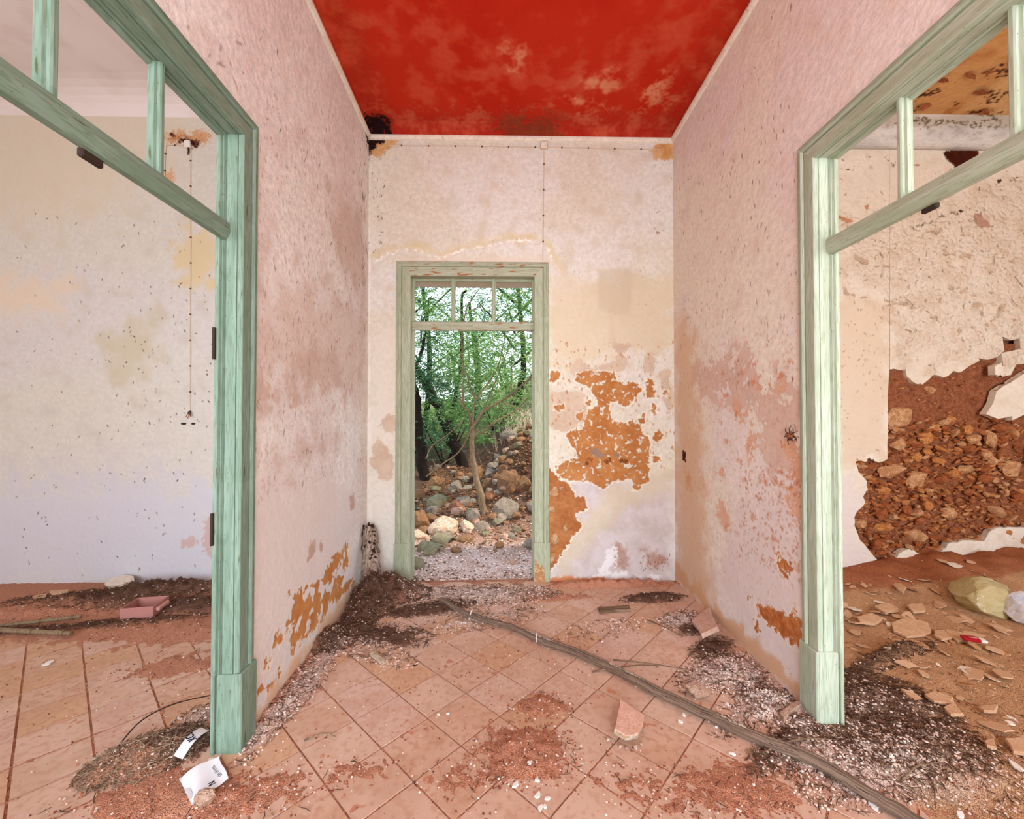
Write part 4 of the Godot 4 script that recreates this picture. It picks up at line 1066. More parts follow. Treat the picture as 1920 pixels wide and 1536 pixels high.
# ------------------------------------------------------------------ door frames
func u_sweep(prof: Array, w: float, h: float, y0: float, leg: int, closed := true) -> ArrayMesh:
	# one side of a mitred frame round an opening w x h: leg -1 / 1 uprights, 0 the head; prof in (outwards, forwards)
	var st := begin()
	var n := prof.size()
	var mid := Vector2.ZERO
	for p in prof:
		mid += p / n
	for i in (n if closed else n - 1):
		var a: Vector2 = prof[i]
		var b: Vector2 = prof[(i + 1) % n]
		var o2 := Vector2(b.y - a.y, -(b.x - a.x))
		var area2 := 0.0
		for k in n:
			area2 += prof[k].cross(prof[(k + 1) % n])
		if area2 < 0.0:
			o2 = -o2
		if leg == 0:
			quad(st, Vector3(-w / 2 - a.x, h + a.x, a.y), Vector3(w / 2 + a.x, h + a.x, a.y), Vector3(w / 2 + b.x, h + b.x, b.y), Vector3(-w / 2 - b.x, h + b.x, b.y), Vector3(0, o2.x, o2.y))
		else:
			var s := float(leg)
			quad(st, Vector3(s * (w / 2 + a.x), y0, a.y), Vector3(s * (w / 2 + a.x), h + a.x, a.y), Vector3(s * (w / 2 + b.x), h + b.x, b.y), Vector3(s * (w / 2 + b.x), y0, b.y), Vector3(s * o2.x, 0, o2.y))
	if leg != 0:
		var pp := PackedVector2Array(prof)
		var ix := Geometry2D.triangulate_polygon(pp)
		for i in range(0, ix.size(), 3):
			var q := []
			for k in 3:
				q.append(Vector3(leg * (w / 2 + pp[ix[i + k]].x), y0, pp[ix[i + k]].y))
			tri(st, q[0], q[1], q[2], Vector3(0, -1, 0))
	return st.commit()


func door_frame(called: String, label: String, wf: Transform3D, u: float, w: float, cw: float, depth: float, paint_name: String, mun: float, extra: String):
	var root := thing(called, label, "door frame", wf * Vector3(u, 0, 0), "", "structure")
	root.basis = wf.basis
	var up: Material = M[paint_name + "_up"]
	var al: Material = M[paint_name + "_along"]
	var worn: Material = M["sage_worn_along"] if paint_name == "sage" else al
	var h := 2.319
	var ph := 0.29
	var y0 := -0.03
	var casing := [Vector2(0.0, -0.005), Vector2(0.0, 0.006), Vector2(0.003, 0.009), Vector2(cw * 0.56, 0.009), Vector2(cw * 0.58, 0.003), Vector2(cw * 0.62, 0.003), Vector2(cw * 0.64, 0.012), Vector2(cw * 0.70, 0.017), Vector2(cw * 0.78, 0.017), Vector2(cw * 0.81, 0.010), Vector2(cw * 0.86, 0.010), Vector2(cw * 0.89, 0.014), Vector2(cw * 0.96, 0.012), Vector2(cw, 0.007), Vector2(cw, -0.005)]
	var d := depth
	var jamb := [Vector2(0.03, 0.005), Vector2(0.003, 0.005), Vector2(-0.001, 0.002), Vector2(-0.001, -0.010), Vector2(0.005, -0.011), Vector2(0.005, -0.014), Vector2(0.0, -0.015), Vector2(0.0, -d * 0.64), Vector2(0.006, -d * 0.65), Vector2(0.006, -d * 0.68), Vector2(-0.006, -d * 0.74), Vector2(-0.002, -d * 0.78), Vector2(-0.002, -d * 0.81), Vector2(-0.012, -d * 0.86), Vector2(-0.014, -d * 0.90), Vector2(-0.014, -d - 0.002), Vector2(0.03, -d - 0.002)]
	for s in [-1, 1]:
		part("casing", u_sweep(casing, w, h, ph, s), up, root)
		part("jamb", u_sweep(jamb, w, h, ph, s), up, root)
		var st := begin()
		var x0: float = w / 2 - 0.006
		bx(st, Vector3(minf(s * x0, s * (w / 2 + cw + 0.006)), y0, -0.004), Vector3(maxf(s * x0, s * (w / 2 + cw + 0.006)), ph, 0.021), 0.004)
		bx(st, Vector3(minf(s * (w / 2 - 0.008), s * (w / 2 + 0.028)), y0, -d + 0.012), Vector3(maxf(s * (w / 2 - 0.008), s * (w / 2 + 0.028)), ph, 0.014), 0.004)
		bx(st, Vector3(minf(s * (w / 2 - 0.016), s * (w / 2 + 0.028)), y0, -d - 0.003), Vector3(maxf(s * (w / 2 - 0.016), s * (w / 2 + 0.028)), ph + 0.004, -d + 0.011), 0.003)
		part("plinth_block", st.commit(), up, root)
	part("head_casing", u_sweep(casing, w, h, ph, 0), worn, root)
	part("head_jamb", u_sweep(jamb, w, h, ph, 0), al, root)
	# transom bar and two upright bars
	var bar := begin()
	var bp := [Vector2(1.918, -d * 0.62), Vector2(1.914, -d * 0.80), Vector2(1.922, -d * 0.98), Vector2(1.958, -d * 1.03), Vector2(1.985, -d * 0.96), Vector2(1.988, -d * 0.72), Vector2(1.978, -d * 0.52), Vector2(1.948, -d * 0.46), Vector2(1.942, -d * 0.50), Vector2(1.936, -d * 0.50)]
	for i in bp.size():
		var a: Vector2 = bp[i]
		var b: Vector2 = bp[(i + 1) % bp.size()]
		var m := (a + b) * 0.5 - Vector2(1.952, -d * 0.76)
		quad(bar, Vector3(-w / 2, a.x, a.y), Vector3(w / 2, a.x, a.y), Vector3(w / 2, b.x, b.y), Vector3(-w / 2, b.x, b.y), Vector3(0, m.x, m.y))
	part("transom_bar", bar.commit(), worn, root)
	for k in [-1, 1]:
		var ms := begin()
		var c: float = mun + k * w / 6.0
		var mp := [Vector2(-0.016, -d * 0.98), Vector2(-0.016, -d * 0.74), Vector2(-0.009, -d * 0.70), Vector2(-0.009, -d * 0.60), Vector2(-0.005, -d * 0.56), Vector2(0.005, -d * 0.56), Vector2(0.009, -d * 0.60), Vector2(0.009, -d * 0.70), Vector2(0.016, -d * 0.74), Vector2(0.016, -d * 0.98)]
		for i in mp.size():
			var a: Vector2 = mp[i]
			var b: Vector2 = mp[(i + 1) % mp.size()]
			var e := b - a
			quad(ms, Vector3(c + a.x, 1.98, a.y), Vector3(c + b.x, 1.98, b.y), Vector3(c + b.x, h + 0.001, b.y), Vector3(c + a.x, h + 0.001, a.y), Vector3(-e.y, 0, e.x))
		part("glazing_bar", ms.commit(), up, root)
	if extra == "worn":
		var ws := begin()
		prism(ws, PackedVector2Array([Vector2(w / 2 - 0.002, 0.02), Vector2(w / 2 + 0.075, 0.0), Vector2(w / 2 + 0.07, -0.10), Vector2(w / 2 + 0.05, -0.13), Vector2(w / 2 + 0.04, -0.10), Vector2(w / 2 + 0.02, -0.15), Vector2(w / 2 + 0.0, -0.17)]), 0.0, 0.0012, Transform3D(Basis(Vector3(1, 0, 0), Vector3(0, 0, 1), Vector3(0, -1, 0)), Vector3(0, 0, 0.0205)))
		part("bare_patch", ws.commit(), M.rubble_tan, root).set_meta("label", "patch of bare orange brown wood at the foot of the jamb")
	elif extra == "hinges":
		for y in [1.52, 0.83]:
			var hs := begin()
			bx(hs, Vector3(w / 2 - 0.024, y - 0.06, -d - 0.006), Vector3(w / 2 - 0.010, y + 0.06, -d + 0.004), 0.002)
			part("hinge", hs.commit(), M.iron, root).set_meta("label", "rusty iron hinge leaf")
		var ls := begin()
		bx(ls, Vector3(-0.08, 1.895, -d * 0.95), Vector3(-0.02, 1.918, -d * 0.75), 0.004)
		part("latch_keep", ls.commit(), M.iron, root).set_meta("label", "dark iron latch keep under the bar")
	elif extra == "keep":
		var ls := begin()
		bx(ls, Vector3(-0.10, 1.90, -d * 0.95), Vector3(-0.05, 1.918, -d * 0.75), 0.004)
		part("latch_keep", ls.commit(), M.iron, root).set_meta("label", "dark iron latch keep under the bar")
	return root


func doors():
	door_frame("door_1", "weathered sage door frame with worn transom open to the garden", FB, -0.162, 0.944, 0.110, 0.10, "sage", 0.0, "worn")
	door_frame("door_2", "mint green door frame with empty transom leading to the west room", FL, 1.150, 0.93, 0.093, 0.082, "mint", -0.006, "hinges")
	door_frame("door_3", "pale whitish green door frame with empty transom leading to the east room", FR, 1.971, 0.95, 0.093, 0.082, "pale", 0.004, "keep")


# ------------------------------------------------------------------ floors
const Q2 := 0.70710678


func tile_poly(a: float, b: float, sa: float, sb: float, g := 0.0026, gb := 0.0026) -> PackedVector2Array:
	var p := PackedVector2Array()
	for k in [[g, gb], [sa - g, gb], [sa - g, sb - gb], [g, sb - gb]]:
		var aa: float = a + k[0]
		var bb: float = b + k[1]
		p.append(Vector2((aa + bb) * Q2, (bb - aa) * Q2))
	return p


func floors():
	var st := begin()
	bx(st, Vector3(-4.5, -0.35, -3.34), Vector3(4.8, -0.007, 2.1), 0.0)
	var fl := solo("floor", st.commit(), M.bed, "terracotta tile floor laid diagonally through the hall and the west room, dusted with red earth", "floor", "", "structure")
	var hall := PackedVector2Array([Vector2(-1.0, -3.2), Vector2(1.40, -3.14), Vector2(1.35, -1.0), Vector2(-1.0, -1.0)])
	var near := PackedVector2Array([Vector2(-1.0, -1.0), Vector2(1.35, -1.0), Vector2(1.25, 1.8), Vector2(-1.0, 1.8)])
	var west := PackedVector2Array([Vector2(-3.75, -3.28), Vector2(-1.0, -3.2), Vector2(-1.0, -1.0), Vector2(-1.35, -1.0)])
	var rest := begin()
	var shared := {}
	for job in [[hall, 0.842, -0.805, 0.2105, 0.2113, 0], [near, 0.842, -0.805, 0.2105, 0.2113, 1], [west, 0.11, -2.135, 0.2035, 0.1955, 0]]:
		var room: PackedVector2Array = job[0]
		for i in range(-24, 24):
			for j in range(-24, 24):
				var a: float = job[1] + i * job[3]
				var b: float = job[2] + j * job[4]
				var sq := tile_poly(a, b, job[3], job[4], 0.0026, 0.0026 if job[3] > 0.205 else 0.0055)
				var c := (sq[0] + sq[2]) * 0.5
				if not Geometry2D.is_point_in_polygon(c, room) and not Geometry2D.is_point_in_polygon(sq[0], room) and not Geometry2D.is_point_in_polygon(sq[2], room):
					continue
				var cut := Geometry2D.intersect_polygons(sq, room)
				if cut.is_empty() or cut[0].size() < 3:
					continue
				var y := rng.randf_range(-0.0015, 0.0015)
				if job[5] == 1:
					prism(rest, cut[0], -0.02, y)
					continue
				var tilt := Basis(Vector3(rng.randf_range(-1, 1), 0, rng.randf_range(-1, 1)).normalized(), rng.randf_range(0.0, 0.006))
				var ts := begin()
				var local := PackedVector2Array()
				for p in cut[0]:
					local.append(p - c)
				var whole: bool = cut[0].size() == 4 and absf((cut[0][0] - cut[0][2]).length() - (sq[0] - sq[2]).length()) < 0.001
				var mesh: Mesh
				if whole and shared.has(job[3]):
					mesh = shared[job[3]]
				else:
					prism(ts, local, -0.02, 0.0, Transform3D.IDENTITY, 0.0022)
					mesh = ts.commit()
					if whole:
						shared[job[3]] = mesh
				part("tile", mesh, M.tiles[rng.randi() % 5], fl, Transform3D(tilt, Vector3(c.x, y, c.y)))
	part("tile_field", rest.commit(), M.tiles[0], fl).set_meta("kind", "stuff")


# ------------------------------------------------------------------ things fixed to the walls
func run_of_cable(called: String, label: String, pts: Array, every: float, cat := "cable", rad := 0.0035):
	# pts in the back wall's frame (u, v): a flat cable held by small nails
	var root := thing(called, label, cat, FB * Vector3(pts[0][0], pts[0][1], 0.0))
	root.basis = FB.basis
	var o := Vector2(pts[0][0], pts[0][1])
	var path := []
	for i in pts.size():
		path.append(Vector3(pts[i][0] - o.x, pts[i][1] - o.y, rad * 0.6))
	var fine := []
	for i in path.size() - 1:
		var n := maxi(2, int((path[i + 1] - path[i]).length() / 0.09))
		for k in n:
			fine.append(path[i].lerp(path[i + 1], float(k) / n) + Vector3(rng.randf_range(-0.002, 0.002), rng.randf_range(-0.002, 0.002), 0))
	fine.append(path[-1])
	var st := begin()
	tube(st, fine, taper(fine.size(), rad, rad), 6)
	part("sheath", st.commit(), M.cable, root)
	var acc := every * 0.5
	for i in path.size() - 1:
		var d: Vector3 = path[i + 1] - path[i]
		while acc < d.length():
			var cs := begin()
			var p: Vector3 = path[i] + d.normalized() * acc
			bx(cs, p + Vector3(-0.006, -0.005, -0.004), p + Vector3(0.006, 0.005, 0.006), 0.002)
			part("clip", cs.commit(), M.clip, root)
			acc += every
		acc -= d.length()
	return root


func wall_fittings():
	run_of_cable("cable", "thin clipped cable running along the end wall under the red ceiling", [[-0.81, 3.321], [-0.108, 3.322], [0.715, 3.319], [1.296, 3.313]], 0.205)
	run_of_cable("cable", "clipped cable dropping from the junction box to the garden door frame", [[0.385, 3.29], [0.381, 2.892], [0.376, 2.446]], 0.2)
	var jb := thing("junction_box", "small square junction box painted over on the end wall", "junction box", FB * Vector3(0.385, 3.332, 0.0))
	jb.basis = FB.basis
	var st := begin()
	bx(st, Vector3(-0.028, -0.028, -0.004), Vector3(0.028, 0.028, 0.018), 0.004)
	part("body", st.commit(), M.cable, jb)
	st = begin()
	bx(st, Vector3(-0.023, -0.023, 0.016), Vector3(0.023, 0.023, 0.021), 0.003)
	part("lid", st.commit(), M.plaster_own, jb)
	run_of_cable("cable", "long clipped cable hanging down the speckled wall of the west room", [[-2.301, 3.283], [-2.29, 2.379], [-2.287, 1.813], [-2.281, 1.298]], 0.195)
	run_of_cable("cable", "short bent cable beside the rusty stain high in the west room", [[-2.353, 3.303], [-2.48, 3.305], [-2.491, 3.232], [-2.493, 3.02]], 0.13)
	var sock := thing("switch_stub", "rusty broken cable end and screws low on the speckled wall", "switch", FB * Vector3(-2.281, 1.29, 0.0))
	sock.basis = FB.basis
	for k in 5:
		st = begin()
		var e := Vector3([-0.02, 0.012, -0.006, 0.004, 0.018][k], [-0.05, -0.04, -0.06, -0.03, -0.05][k], 0.02)
		tube(st, smooth_path([Vector3(0, 0, 0.002), e * 0.5 + Vector3(rng.randf_range(-0.01, 0.01), 0, 0.01), e], 4), taper(9, 0.0035, 0.0025), 5)
		part("wire_end", st.commit(), M.iron if k % 2 else M.rubble_brown, sock)
	for k in 2:
		st = begin()
		var p := Vector3([-0.045, 0.022][k], -0.098, 0.0)
		bx(st, p + Vector3(-0.022 + k * 0.01, -0.007, -0.003), p + Vector3(0.016, 0.007, 0.01), 0.005)
		part("screw_stub", st.commit(), M.iron, sock)
	var rose := thing("cable_socket", "broken white cable socket in the rusty stain", "socket", FB * Vector3(-2.317, 3.307, 0.0))
	rose.basis = FB.basis
	st = begin()
	bx(st, Vector3(-0.026, -0.026, -0.004), Vector3(0.02, 0.03, 0.02), 0.006, Transform3D(Basis(Vector3(0, 0, 1), 0.12), Vector3.ZERO))
	part("body", st.commit(), M.white, rose)
	st = begin()
	tube(st, [Vector3(0.004, -0.02, 0.01), Vector3(0.006, -0.06, 0.012), Vector3(0.0, -0.08, 0.01)], [0.006, 0.005, 0.003], 6)
	part("wire_end", st.commit(), M.iron, rose)
	# a wasp nest of mud beside the east door
	var nest := thing("mud_nest", "small dark insect nest stuck on the hall wall beside the pale green frame", "nest", FR * Vector3(1.33, 1.164, 0.0))
	nest.basis = FR.basis
	part("body", stone_mesh(Vector3(0.035, 0.035, 0.025), 5, 4, 4, 0.25), M.rubble_brown, nest)
	for k in 6:
		st = begin()
		var a := TAU * k / 6.0 + 0.3
		tube(st, [Vector3(0, 0, 0.005), Vector3(cos(a) * 0.025, sin(a) * 0.025, 0.012), Vector3(cos(a) * 0.04, sin(a) * 0.045, 0.004)], [0.0025, 0.002, 0.001], 5)
		part("strand", st.commit(), M.iron, nest)


# ------------------------------------------------------------------ loose earth and litter
# [x, z, rx, rz, turn, height, kind, litter per m2]; kinds: 0 red earth, 1 dark compost, 2 white plaster dust, 3 tan earth, 4 straw
var blobs := [
	[-0.753, -2.955, 0.30, 0.16, 0.2, 0.12, 1, 6000], [-0.818, -2.78, 0.16, 0.20, 0.0, 0.08, 1, 6000], [-0.845, -2.509, 0.12, 0.26, -0.2, 0.035, 1, 5000], [-0.957, -2.369, 0.10, 0.16, -0.2, 0.03, 1, 4000], [-0.434, -2.748, 0.30, 0.09, 0.25, 0.02, 1, 4500], [-0.627, -2.439, 0.28, 0.12, -0.3, 0.012, 1, 2600],
	[1.093, -2.841, 0.22, 0.07, 0.1, 0.03, 1, 4500], [1.169, -2.421, 0.12, 0.06, 0.5, 0.014, 1, 3600], [1.175, -2.224, 0.16, 0.07, 0.5, 0.016, 1, 3600],
	[-0.096, -2.952, 0.52, 0.16, 0.0, 0.016, 2, 5200], [-0.085, -2.605, 0.40, 0.14, 0.3, 0.006, 2, 2400], [0.881, -3.066, 0.55, 0.06, 0.0, 0.045, 0, 1200], [0.42, -2.887, 0.35, 0.08, 0.0, 0.012, 0, 1500], [1.142, -2.538, 0.18, 0.09, 0.4, 0.022, 2, 5200], [1.183, -1.991, 0.20, 0.14, 0.9, 0.028, 2, 5200], [1.225, -1.75, 0.14, 0.17, 0.4, 0.026, 2, 5200], [1.048, -2.009, 0.22, 0.10, 0.6, 0.010, 2, 4200], [1.1, -1.755, 0.26, 0.08, 0.5, 0.012, 2, 4200], [1.157, -1.551, 0.2, 0.10, 0.4, 0.014, 2, 4600], [1.314, -1.449, 0.30, 0.13, 0.3, 0.012, 2, 5200], [1.097, -1.554, 0.24, 0.05, 0.5, 0.010, 1, 3600],
	[-0.87, -2.092, 0.07, 0.34, 0.0, 0.020, 2, 4200], [-0.905, -1.81, 0.06, 0.24, 0.0, 0.022, 2, 4200], [-0.962, -2.126, 0.08, 0.5, 0.0, 0.022, 0, 2500], [-0.638, -2.267, 0.26, 0.09, -0.5, 0.006, 2, 3600], [0.638, -2.444, 0.3, 0.1, 0.3, 0.003, 2, 1600],
	[-0.816, -1.417, 0.34, 0.12, 0.3, 0.010, 0, 2400], [-1.1, -1.449, 0.3, 0.14, 0.0, 0.012, 0, 3000], [0.571, -1.376, 0.34, 0.12, -0.2, 0.006, 0, 1600], [0.847, -1.384, 0.3, 0.14, 0.0, 0.006, 0, 1800], [-0.332, -1.957, 0.09, 0.07, 0.0, 0.003, 0, 900], [-0.439, -1.503, 0.16, 0.09, 0.0, 0.004, 0, 700], [0.117, -1.567, 0.20, 0.15, 0.0, 0.018, 0, 5600], [-0.116, -1.463, 0.14, 0.08, 0.0, 0.008, 0, 3000], [0.205, -1.814, 0.13, 0.08, 0.0, 0.016, 0, 4600], [0.206, -2.191, 0.4, 0.12, 0.3, 0.002, 0, 900],
	[-2.241, -3.072, 0.50, 0.14, 0.0, 0.07, 1, 3000], [-2.677, -2.955, 0.55, 0.16, 0.0, 0.04, 1, 2000], [-1.963, -2.83, 0.30, 0.12, 0.0, 0.035, 1, 2200], [-2.922, -2.798, 0.5, 0.16, 0.0, 0.03, 0, 1200], [-1.86, -2.553, 0.5, 0.14, 0.0, 0.014, 0, 900], [-1.583, -2.175, 0.26, 0.14, 0.0, 0.010, 0, 1400], [-2.731, -2.56, 0.5, 0.05, 0.1, 0.010, 1, 1500], [-2.196, -2.63, 0.4, 0.06, 0.1, 0.012, 1, 1800],
	[-1.279, -1.612, 0.17, 0.12, 0.5, 0.050, 4, 9000], [-1.159, -1.652, 0.10, 0.10, 0.0, 0.012, 1, 5000], [-1.217, -1.793, 0.08, 0.10, 0.0, 0.012, 2, 4500], [-1.316, -1.563, 0.14, 0.06, 0.3, 0.012, 0, 3500],
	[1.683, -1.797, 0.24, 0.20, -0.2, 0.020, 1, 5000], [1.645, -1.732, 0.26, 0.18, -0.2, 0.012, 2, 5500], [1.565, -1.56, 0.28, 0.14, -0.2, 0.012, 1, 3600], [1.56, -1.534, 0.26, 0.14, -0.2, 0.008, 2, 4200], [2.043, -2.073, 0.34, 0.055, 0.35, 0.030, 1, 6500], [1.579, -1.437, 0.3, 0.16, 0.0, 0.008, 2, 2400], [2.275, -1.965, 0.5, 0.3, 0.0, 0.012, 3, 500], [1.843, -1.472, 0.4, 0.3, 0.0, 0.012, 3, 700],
]
var dirt_noise := FastNoiseLite.new()


func blob_at(b: Array, x: float, z: float) -> float:
	var d := Vector2(x - b[0], z - b[1]).rotated(b[4])
	var e := Vector2(d.x / b[2], d.y / b[3]).length()
	return 1.0 - smoothstep(0.25, 1.1, e + 0.22 * dirt_noise.get_noise_2d(x * 9.0, z * 9.0))


func dirt_at(x: float, z: float) -> Array:
	# [height, linear colour] of the loose earth over the floor
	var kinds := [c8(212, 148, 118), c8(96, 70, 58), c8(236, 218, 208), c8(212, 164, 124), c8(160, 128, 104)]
	var n := dirt_noise.get_noise_2d(x * 2.2, z * 2.2)
	var f := dirt_noise.get_noise_2d(x * 14.0 + 40.0, z * 14.0)
	var h := -0.006 + 0.007 * maxf(n, 0.0) + 0.002 * f
	var c: Color = kinds[0]
	var wsum := 0.35
	var acc := Vector3(c.r, c.g, c.b) * wsum
	if x > 1.37:
		var m := smoothstep(1.5, 2.0, x)
		h += 0.012 * m + 0.02 * m * maxf(0.0, n + 0.2)
		h += m * (0.06 * smoothstep(-2.55, -3.12, z) + 0.15 * smoothstep(2.3, 3.7, x) * smoothstep(-2.35, -3.1, z)) * (1.0 + 0.3 * n)
		acc = Vector3(kinds[3].r, kinds[3].g, kinds[3].b) * 0.5
		wsum = 0.5
		if z < -2.8:
			acc = acc.lerp(Vector3(0.72, 0.44, 0.30) * 0.5, smoothstep(-2.5, -3.0, z))
	elif x < -1.06:
		h += 0.012 * smoothstep(-2.15, -2.7, z)
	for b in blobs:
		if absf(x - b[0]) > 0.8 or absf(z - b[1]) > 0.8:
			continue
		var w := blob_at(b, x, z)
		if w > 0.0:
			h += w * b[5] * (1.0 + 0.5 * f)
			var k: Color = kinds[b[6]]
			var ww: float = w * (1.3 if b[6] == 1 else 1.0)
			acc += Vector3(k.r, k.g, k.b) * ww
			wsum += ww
	acc /= wsum
	h += 0.006 * dirt_noise.get_noise_2d(x * 34.0, z * 34.0)
	return [h, Color(acc.x, acc.y, acc.z).srgb_to_linear()]


func sheet(called: String, x0: float, x1: float, z0: float, z1: float, cell: float, fn: Callable, mat: Material, label: String, cat: String, kind: String) -> MeshInstance3D:
	var nx := int((x1 - x0) / cell) + 1
	var nz := int((z1 - z0) / cell) + 1
	var st := begin()
	st.set_smooth_group(0)
	for j in nz:
		for i in nx:
			var x := x0 + (x1 - x0) * i / (nx - 1)
			var z := z0 + (z1 - z0) * j / (nz - 1)
			var r: Array = fn.call(x, z)
			st.set_color(r[1])
			st.set_uv(Vector2(x, z))
			st.add_vertex(Vector3(x, r[0], z))
	for j in nz - 1:
		for i in nx - 1:
			var a := j * nx + i
			for k in [a, a + 1, a + nx + 1, a, a + nx + 1, a + nx]:
				st.add_index(k)
	st.generate_normals()
	return solo(called, st.commit(), mat, label, cat, "", kind)


func litter(called: String, mesh: Mesh, list: Array, label: String, cat: String):
	var mm := MultiMesh.new()
	mm.transform_format = MultiMesh.TRANSFORM_3D
	mm.use_colors = true
	mm.mesh = mesh
	mm.instance_count = list.size()
	for i in list.size():
		mm.set_instance_transform(i, list[i][0])
		mm.set_instance_color(i, list[i][1])
	var o := MultiMeshInstance3D.new()
	o.multimesh = mm
	o.material_override = M.tint
	o.name = numbered(called)
	add_child(o)
	tag(o, label, cat, "", "stuff")


func debris():
	dirt_noise.seed = 5
	dirt_noise.frequency = 1.0
	dirt_noise.fractal_octaves = 3
	sheet("loose_dirt", -0.955, 1.40, -3.33, -0.75, 0.013, dirt_at, M.dirt, "red earth, dark compost and plaster dust lying loose over the hall floor", "dirt", "stuff")
	sheet("loose_dirt", -4.3, -0.957, -3.28, -0.75, 0.022, dirt_at, M.dirt, "red earth and dark compost lying loose over the west room tiles", "dirt", "stuff")
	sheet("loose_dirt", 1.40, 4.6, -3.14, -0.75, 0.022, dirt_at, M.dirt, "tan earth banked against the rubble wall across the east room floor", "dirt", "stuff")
	var crumb := stone_mesh(Vector3(1, 0.6, 0.8), 31, 2, 5, 0.2)
	var st := begin()
	tube(st, [Vector3(-0.5, 0, 0), Vector3(-0.1, 0.02, 0.06), Vector3(0.5, 0, 0)], [0.02, 0.026, 0.012], 4)
	var twig := st.commit()
	var crumbs := []
	var grit := []
	var twigs := []
	var fine := []
	for b in blobs:
		var count := int(PI * b[2] * b[3] * b[7] * (2.6 if b[6] != 0 else 1.6))
		for i in count:
			var a := rng.randf() * TAU
			var rr := sqrt(rng.randf()) * 1.12
			var p := Vector2(cos(a) * b[2], sin(a) * b[3]) * rr
			p = p.rotated(-b[4])
			var x: float = b[0] + p.x
			var z: float = b[1] + p.y
			if z < -3.17 or (x < -0.95 and x > -1.07) or (x > 1.34 and x < 1.44 and z < -1.75) or (z < -3.1 and (x < -0.63 or x > 0.3)):
				continue
			var y: float = maxf(0.0, dirt_at(x, z)[0])
			var kind: int = b[6]
			var roll := rng.randf()
			var turn := Basis(Vector3.UP, rng.randf() * TAU)
			var woody: float = [0.05, 0.72, 0.25, 0.1, 0.85][kind]
			if roll < woody:
				var l := rng.randf_range(0.012, 0.05)
				var t := turn * Basis(Vector3(0, 0, 1), rng.randf_range(-0.4, 0.4))
				var c := Color8(70, 46, 36).lerp(Color8(132, 100, 78), rng.randf())
				if kind == 4:
					c = Color8(120, 92, 72).lerp(Color8(196, 168, 142), rng.randf())
				twigs.append([Transform3D(t.scaled_local(Vector3(l, rng.randf_range(0.03, 0.07), rng.randf_range(0.03, 0.07))), Vector3(x, y + 0.003, z)), c.srgb_to_linear()])
			else:
				var s := 0.003 + 0.011 * pow(rng.randf(), 3.0)
				if kind == 0 or kind == 3:
					s *= 0.8
				var c := Color8(238, 222, 212).lerp(Color8(220, 180, 160), rng.randf())
				if (kind == 0 or kind == 3) and rng.randf() < 0.72:
					c = Color8(196, 122, 90).lerp(Color8(132, 66, 46), rng.randf())
				elif kind == 1 and rng.randf() < 0.5:
					c = Color8(60, 40, 34).lerp(Color8(110, 80, 64), rng.randf())
				crumbs.append([Transform3D(turn.scaled_local(Vector3.ONE * s), Vector3(x, y + s * 0.2, z)), c.srgb_to_linear()])
	for i in 9000:
		var x := rng.randf_range(-3.4, 3.6)
		var z := rng.randf_range(-3.1, -0.95)
		if (x < -0.95 and x > -1.07) or (x > 1.33 and x < 1.46):
			continue
		var y: float = maxf(0.0, dirt_at(x, z)[0])
		var s := 0.002 + 0.007 * pow(rng.randf(), 4.0)
		var c := Color8(236, 214, 200) if rng.randf() < 0.45 else Color8(150, 84, 60).lerp(Color8(90, 52, 38), rng.randf())
		crumbs.append([Transform3D(Basis(Vector3.UP, rng.randf() * TAU).scaled_local(Vector3.ONE * s), Vector3(x, y + s * 0.2, z)), c.srgb_to_linear()])
	litter("plaster_crumbs", crumb, crumbs, "tiny white and red crumbs of plaster and clay strewn over the floors", "crumbs")
	litter("twig_litter", twig, twigs, "short dark twigs and straw heaped along the walls", "twigs")


# ------------------------------------------------------------------ separate pieces lying about
func on_floor(x: float, z: float, up := 0.0) -> Vector3:
	return Vector3(x, maxf(0.0, dirt_at(x, z)[0]) + up, z)


func slab_piece(called: String, label: String, cat: String, f: Array, thick: float, mat: Material, lift := 0.0, tilt := Vector3.ZERO, group := "", edge: Material = null):
	# a broken flat piece whose outline is given in floor coordinates
	var poly := poly_of(f)
	var c := Vector2.ZERO
	for p in poly:
		c += p / poly.size()
	var local := PackedVector2Array()
	for i in poly.size():
		var a := poly[i] - c
		var b := poly[(i + 1) % poly.size()] - c
		local.append(a)
		local.append(a.lerp(b, 0.5) + (b - a).orthogonal() * rng.randf_range(-0.05, 0.05))
	var root := thing(called, label, cat, on_floor(c.x, c.y, lift), group)
	if tilt.length() > 0.0:
		root.basis = Basis(tilt.normalized(), tilt.length())
	var st := begin()
	prism(st, local, 0.0, thick * 0.82, Transform3D.IDENTITY, 0.0)
	part("core", st.commit(), edge if edge else mat, root)
	st = begin()
	prism(st, local, thick * 0.8, thick, Transform3D.IDENTITY, 0.002)
	part("face", st.commit(), mat, root)
	return root


